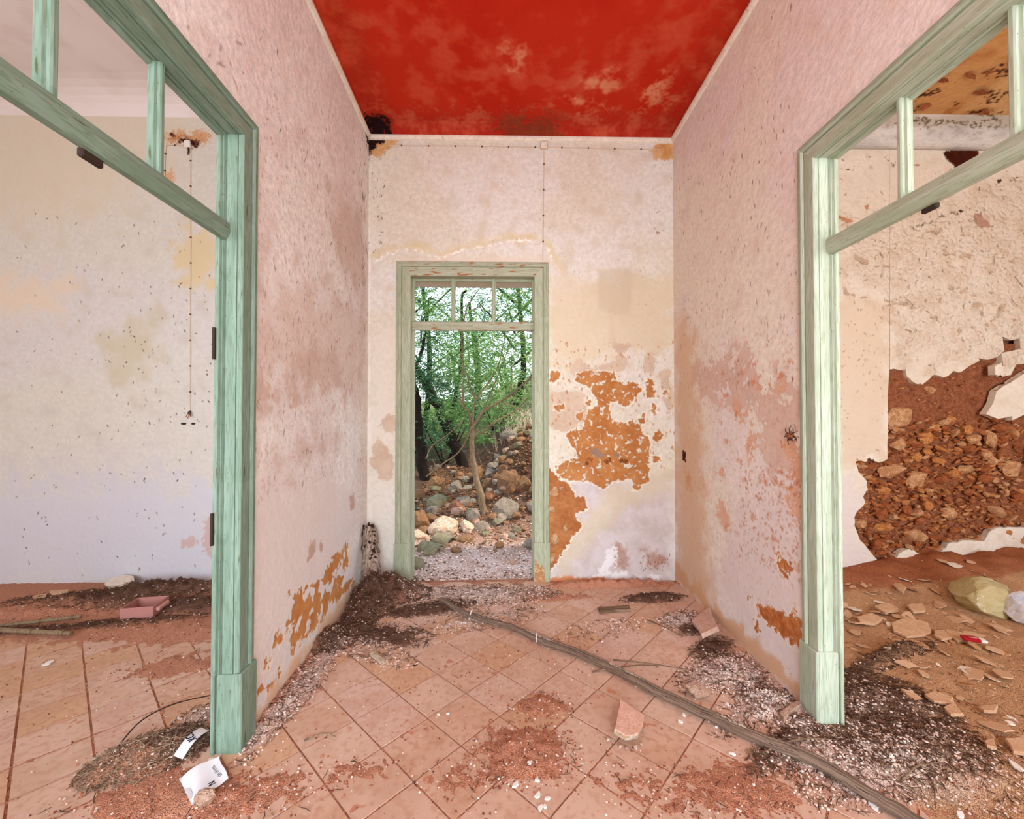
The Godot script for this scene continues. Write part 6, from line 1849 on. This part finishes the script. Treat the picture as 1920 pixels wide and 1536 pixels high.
	for i in 3800:
		var x := rng.randf_range(-1.0, 0.65)
		var z := rng.randf_range(-6.6, -3.95)
		if z > -4.5 and rng.randf() < 0.5:
			continue
		var s := 0.012 + 0.045 * pow(rng.randf(), 2.2)
		var c := Color8(84, 64, 50).lerp(Color8(164, 128, 102), rng.randf()).lerp(Color8(140, 84, 54), 0.6 * rng.randf())
		heap.append([Transform3D((Basis(Vector3.UP, rng.randf() * TAU) * Basis(Vector3(1, 0, 0), rng.randf_range(-0.5, 0.5))).scaled_local(Vector3(s, s * 0.7, s * 0.9)), on_ground(x, z, s * 0.2)), c.srgb_to_linear()])
	litter("small_rubble", stone_mesh(Vector3(1, 0.8, 0.8), 45, 3, 9, 0.16), heap, "brown gravel and stone chips filling the gaps of the rubble heap", "rubble")
	# two half-round roof tiles
	for k in 2:
		var q: Array = [[-0.449, 0.034, -4.05], [-0.537, 0.018, -3.85]][k]
		var st := begin()
		st.set_smooth_group(1)
		var n := 10
		var L := 0.20
		for i in n:
			for s in [0.0, 1.0]:
				var a0 := PI * i / n
				var a1 := PI * (i + 1) / n
				var r0: float = 0.085 - s * 0.014
				var v := func(a: float, t: float) -> Vector3: return Vector3(cos(a) * (r0 - 0.012 * t), sin(a) * (r0 - 0.012 * t), -t * L)
				var o2 := Vector3(cos((a0 + a1) / 2), sin((a0 + a1) / 2), 0) * (1.0 if s == 0.0 else -1.0)
				quad(st, v.call(a0, 0.0), v.call(a1, 0.0), v.call(a1, 1.0), v.call(a0, 1.0), o2)
			var e := func(a: float, r: float) -> Vector3: return Vector3(cos(a) * r, sin(a) * r, 0)
			quad(st, e.call(PI * i / n, 0.085), e.call(PI * (i + 1) / n, 0.085), e.call(PI * (i + 1) / n, 0.071), e.call(PI * i / n, 0.071), Vector3(0, 0, 1))
		solo("roof_tile", st.commit(), M.moss, ["mossy half-round roof tile lying above the other in the rubble", "mossy half-round roof tile lying nearer the threshold"][k], "roof tile", "", "", Transform3D(Basis(Vector3.UP, [0.95, 1.15][k]) * Basis(Vector3(1, 0, 0), [0.1, 0.15][k]), Vector3(q[0] + 0.05, q[1] - 0.015, q[2] + 0.03)))
	# litter on the path
	var list := []
	var crumb := stone_mesh(Vector3(1, 0.6, 0.8), 32, 2, 5, 0.2)
	for i in 13000:
		var x := rng.randf_range(-0.9, 0.55)
		var z := -3.2 - 2.9 * pow(rng.randf(), 1.4)
		var s := 0.005 + 0.02 * pow(rng.randf(), 3.0)
		var c := Color8(236, 224, 216).lerp(Color8(214, 168, 146), rng.randf())
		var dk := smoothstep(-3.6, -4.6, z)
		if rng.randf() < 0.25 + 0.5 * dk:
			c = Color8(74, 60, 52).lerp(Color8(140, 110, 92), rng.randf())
		list.append([Transform3D(Basis(Vector3.UP, rng.randf() * TAU).scaled_local(Vector3(s, s * 0.7, s * rng.randf_range(0.5, 1.5))), on_ground(x, z, s * 0.25)), c.srgb_to_linear()])
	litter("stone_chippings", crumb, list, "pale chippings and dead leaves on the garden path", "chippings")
	trees()


func trees():
	var green := [c8(56, 104, 48), c8(124, 176, 84), c8(196, 222, 140)]
	var deep := [c8(40, 84, 56), c8(80, 132, 80), c8(132, 172, 120)]
	var lime := [c8(84, 136, 50), c8(154, 204, 90), c8(210, 232, 150)]
	var dusty := [c8(108, 138, 84), c8(140, 166, 104), c8(200, 206, 156)]
	# two dark leaning trunks
	var a0: Vector3 = v3([-0.953, 0.228, -6])[0]
	var t := thing("tree", "dark upright trunk nearest the sage jamb, first of two", "tree", a0, "")
	var st := begin()
	branch(st, v3([-0.952, 0.19, -6, -1.029, 0.644, -6, -1.083, 1.098, -6, -1.131, 1.479, -6.05, -1.218, 1.829, -6.1, -1.396, 2.348, -6.2, -1.523, 3.005, -6.3]), 0.085, 0.06, a0)
	part("trunk", st.commit(), M.bark, t)
	st = begin()
	branch(st, v3([-1.203, 1.775, -6.1, -1.051, 2.178, -6.1, -0.96, 2.545, -6, -0.938, 2.927, -6]), 0.03, 0.012, a0)
	part("branch", st.commit(), M.bark, t)
	foliage(t, [[-1.6, 4.6, -5.4, 1.5, 1500], [-0.4, 5.0, -6.0, 1.5, 1500], [-0.995, 1.858, -6, 0.30, 260], [-1.11, 2.982, -6.2, 0.5, 200], [-0.73, 1.692, -6, 0.30, 300], [-1.151, 3.614, -6.2, 0.8, 500], [-1.023, 2.387, -6.4, 0.36, 200]], deep, 0.055, a0)  # first two clusters: unseen high crown added to shade the ground
	var b0: Vector3 = v3([-0.345, 0.138, -6.5])[0]
	t = thing("tree", "dark leaning trunk slanting up behind the rubble, second of two", "tree", b0)
	st = begin()
	branch(st, v3([-0.329, 0.096, -6.5, -0.493, 0.525, -6.5, -0.642, 0.855, -6.5, -0.79, 1.234, -6.5, -0.971, 1.621, -6.5, -1.135, 1.876, -6.5, -1.365, 2.171, -6.5, -1.733, 2.729, -6.5]), 0.09, 0.065, b0)
	part("trunk", st.commit(), M.bark, t)
	st = begin()
	branch(st, v3([-0.691, 0.986, -6.5, -0.636, 1.418, -6.6, -0.537, 1.921, -6.6, -0.512, 2.444, -6.7, -0.513, 3.13, -6.7, -0.437, 3.259, -6.7]), 0.04, 0.018, b0)
	part("branch", st.commit(), M.bark, t)
	foliage(t, [[-2.4, 4.9, -6.6, 1.5, 1300], [0.8, 5.2, -6.4, 1.5, 1500], [-0.646, 1.42, -6.7, 0.3, 260], [-0.744, 2.46, -6.8, 0.5, 300], [-0.5, 2.856, -7, 0.45, 140], [-0.965, 1.068, -7.2, 0.4, 260]], green, 0.055, b0)  # first two clusters sit out of view, added to keep skylight off the rubble
	# the sapling
	var g := [-0.106, 0.165, -4.7]
	var s0 := Vector3(g[0], g[1] - 0.05, g[2])
	var D := -s0.z
	t = thing("sapling", "slender pale sapling with forked branches growing from the rubble", "tree", s0)
	var at := func(x: float, y: float, dz := 0.0) -> Vector3:
		var z := D + dz
		return Vector3((x - 926.0) / 784.0 * z, 1.25 - (y - 780.0) / 784.0 * z, -z)
	st = begin()
	branch(st, [s0, at.call(902, 930), at.call(890, 885), at.call(885, 840), at.call(885, 800)], 0.042, 0.026, s0)
	part("trunk", st.commit(), M.bark_pale, t)
	for q in [
		[[885, 803], [905, 773], [930, 758], [955, 742], [980, 722], [1003, 700], 0.02, 0.008], [[885, 800], [878, 770], [868, 762], [862, 740], 0.014, 0.008], [[868, 764], [869, 700], [866, 640], [868, 600], 0.012, 0.007],
		[[886, 796], [892, 750], [915, 720], [932, 690], [945, 640], [950, 590], 0.012, 0.004], [[892, 750], [880, 720], [872, 690], [858, 650], 0.008, 0.003], [[893, 806], [905, 812], [920, 797], [945, 782], [970, 768], [990, 745], 0.013, 0.006], [[868, 610], [876, 575], [892, 550], [905, 535], 0.009, 0.004], [[872, 590], [900, 572], [918, 556], 0.006, 0.003], [[868, 605], [856, 580], [840, 560], 0.005, 0.003],
		[[800, 893], [830, 870], [862, 846], [884, 806], 0.009, 0.007], [[800, 860], [812, 835], [840, 815], [868, 790], 0.007, 0.005], [[812, 860], [830, 900], [850, 925], 0.007, 0.005], [[955, 742], [960, 700], [958, 650], 0.006, 0.003], [[905, 773], [935, 700], [960, 640], [985, 600], 0.007, 0.003], [[930, 758], [955, 760], [985, 775], 0.005, 0.003],
	]:
		st = begin()
		var pts := []
		var n: int = q.size() - 2
		for k in n:
			pts.append(at.call(q[k][0], q[k][1], 0.06 * sin(k * 1.3 + q[0][1])))
		branch(st, pts, q[n], q[n + 1], s0, 4)
		part("branch", st.commit(), M.bark_pale if q[n] > 0.0085 else M.bark_grey, t)
	var cl := []
	for q in [[900, 640, 0.4, 260], [940, 700, 0.32, 240], [970, 640, 0.32, 240], [880, 700, 0.28, 180], [850, 690, 0.28, 160], [850, 775, 0.20, 150], [940, 780, 0.22, 110], [905, 560, 0.35, 110], [975, 560, 0.30, 260], [845, 585, 0.30, 120], [980, 750, 0.22, 120], [920, 740, 0.26, 200], [800, 580, 0.3, 220], [870, 480, 0.7, 360], [985, 480, 0.6, 360], [905, 820, 0.12, 60]]:
		var p: Vector3 = at.call(q[0], q[1], rng.randf_range(-0.35, 0.55))
		cl.append([p.x, p.y, p.z, q[2], q[3]])
	for q in [[-0.3, 4.1, -4.9, 1.2, 1300], [0.9, 4.3, -4.8, 1.2, 1300], [-1.4, 4.1, -4.6, 1.1, 900]]:  # unseen overhead foliage, added to block skylight above the rubble
		cl.append(q)
	foliage(t, cl, green, 0.045, s0)
	# trees behind
	var specs := [
		["pale green tree with loose crown behind the dark trunks", 790.0, 560.0, 8.0, lime, 1.0], ["tall tree with deep green crown behind the bank", 965.0, 560.0, 7.6, deep, 1.15], ["open green tree in the middle behind the sapling", 880.0, 620.0, 8.8, green, 1.0],
		["light green tree half hidden by the sage jamb", 735.0, 600.0, 7.4, lime, 1.1], ["deep green tree off to the side, mostly hidden by the end wall", 600.0, 600.0, 7.8, deep, 1.2], ["tree with dusty crown beyond the bank", 1040.0, 620.0, 8.2, dusty, 1.1],
		["far lime tree seen between the dark trunks and the sapling", 845.0, 690.0, 11.0, lime, 1.2], ["far dusty tree seen over the triangular red boulder", 940.0, 700.0, 11.5, dusty, 1.2], ["farthest pale tree on the slope straight behind the sapling stem", 890.0, 650.0, 13.0, lime, 1.5],
	]
	for q in specs:
		var z: float = q[3]
		var x: float = (q[1] - 926.0) / 784.0 * z
		var base := on_ground(x, -z, -0.1)
		var top: float = 1.25 - (q[2] - 780.0) / 784.0 * z
		var r := thing("tree", q[0], "tree", base)
		st = begin()
		branch(st, [base, base.lerp(Vector3(x + 0.1, top, -z), 0.5) + Vector3(0.12, 0, 0), Vector3(x, top + 0.6, -z)], 0.07, 0.03, base)
		part("trunk", st.commit(), M.bark, r)
		for k in 5:
			st = begin()
			var s := base.lerp(Vector3(x, top, -z), 0.45 + 0.13 * k)
			var a := k * 2.3
			branch(st, [s, s + Vector3(cos(a) * 0.5, 0.4, sin(a) * 0.4), s + Vector3(cos(a) * 0.95, 0.7, sin(a) * 0.7)], 0.025, 0.008, base)
			part("branch", st.commit(), M.bark, r)
		var c2 := []
		for k in 13:
			var d: Vector3 = Vector3(rng.randfn(), rng.randfn() * 0.9, rng.randfn() * 0.8) * 0.75 * q[5]
			c2.append([x + d.x, top + d.y, -z + d.z, 0.5, 105])
		foliage(r, c2, q[4], 0.06, base)
	# shrubs on the slope
	for k in 9:
		var z: float = [7.0, 8.2, 9.2, 10.0, 7.6, 8.6, 9.6, 6.6, 10.4][k]
		var x: float = ([770.0, 810.0, 850.0, 890.0, 930.0, 965.0, 1000.0, 835.0, 960.0][k] - 926.0) / 784.0 * z
		var base := on_ground(x, -z, -0.05)
		var r := thing("shrub", ["low lime green shrub nearest the sage jamb", "rounded lime shrub between the two dark trunks", "dusty shrub behind the leaning trunk", "bright shrub straight behind the sapling", "olive shrub on the slope over the bank", "dusty shrub above the triangular red boulder", "pale shrub by the far jamb", "deep green low shrub behind the rubble", "pale shrub highest on the slope"][k], "shrub", base)
		st = begin()
		for j in 4:
			var a := j * 1.7 + k
			branch(st, [base, base + Vector3(cos(a) * 0.2, 0.35, sin(a) * 0.2), base + Vector3(cos(a) * 0.45, 0.8, sin(a) * 0.4)], 0.015, 0.005, base, 3)
		part("stems", st.commit(), M.bark, r)
		var c3 := []
		for j in 7:
			c3.append([base.x + rng.randfn() * 0.4, base.y + 0.35 + rng.randf() * 0.7, base.z + rng.randfn() * 0.3, 0.42, 115])
		foliage(r, c3, [lime, lime, dusty, lime, dusty, dusty, dusty, deep, lime][k], 0.055, base)
	# dry grass on the bank
	var tuft := thing("dry_grass", "tuft of pale dry grass on top of the bank", "grass", on_ground(0.42, -6.2))
	st = begin()
	for k in 260:
		var p := Vector3(rng.randfn() * 0.22, 0, rng.randfn() * 0.2)
		p.y = ground_at(p.x + tuft.position.x, p.z + tuft.position.z)[0] - tuft.position.y - 0.02
		var lean := Vector3(rng.randfn() * 0.12, rng.randf_range(0.18, 0.42), rng.randfn() * 0.12)
		var side := Vector3(0.004, 0, 0).rotated(Vector3.UP, rng.randf() * TAU)
		tri(st, p - side, p + side, p + lean, Vector3(0, 0.3, 1))
	part("blades", st.commit(), flat_mat(c8(214, 204, 172), 0.9), tuft).set_meta("kind", "stuff")
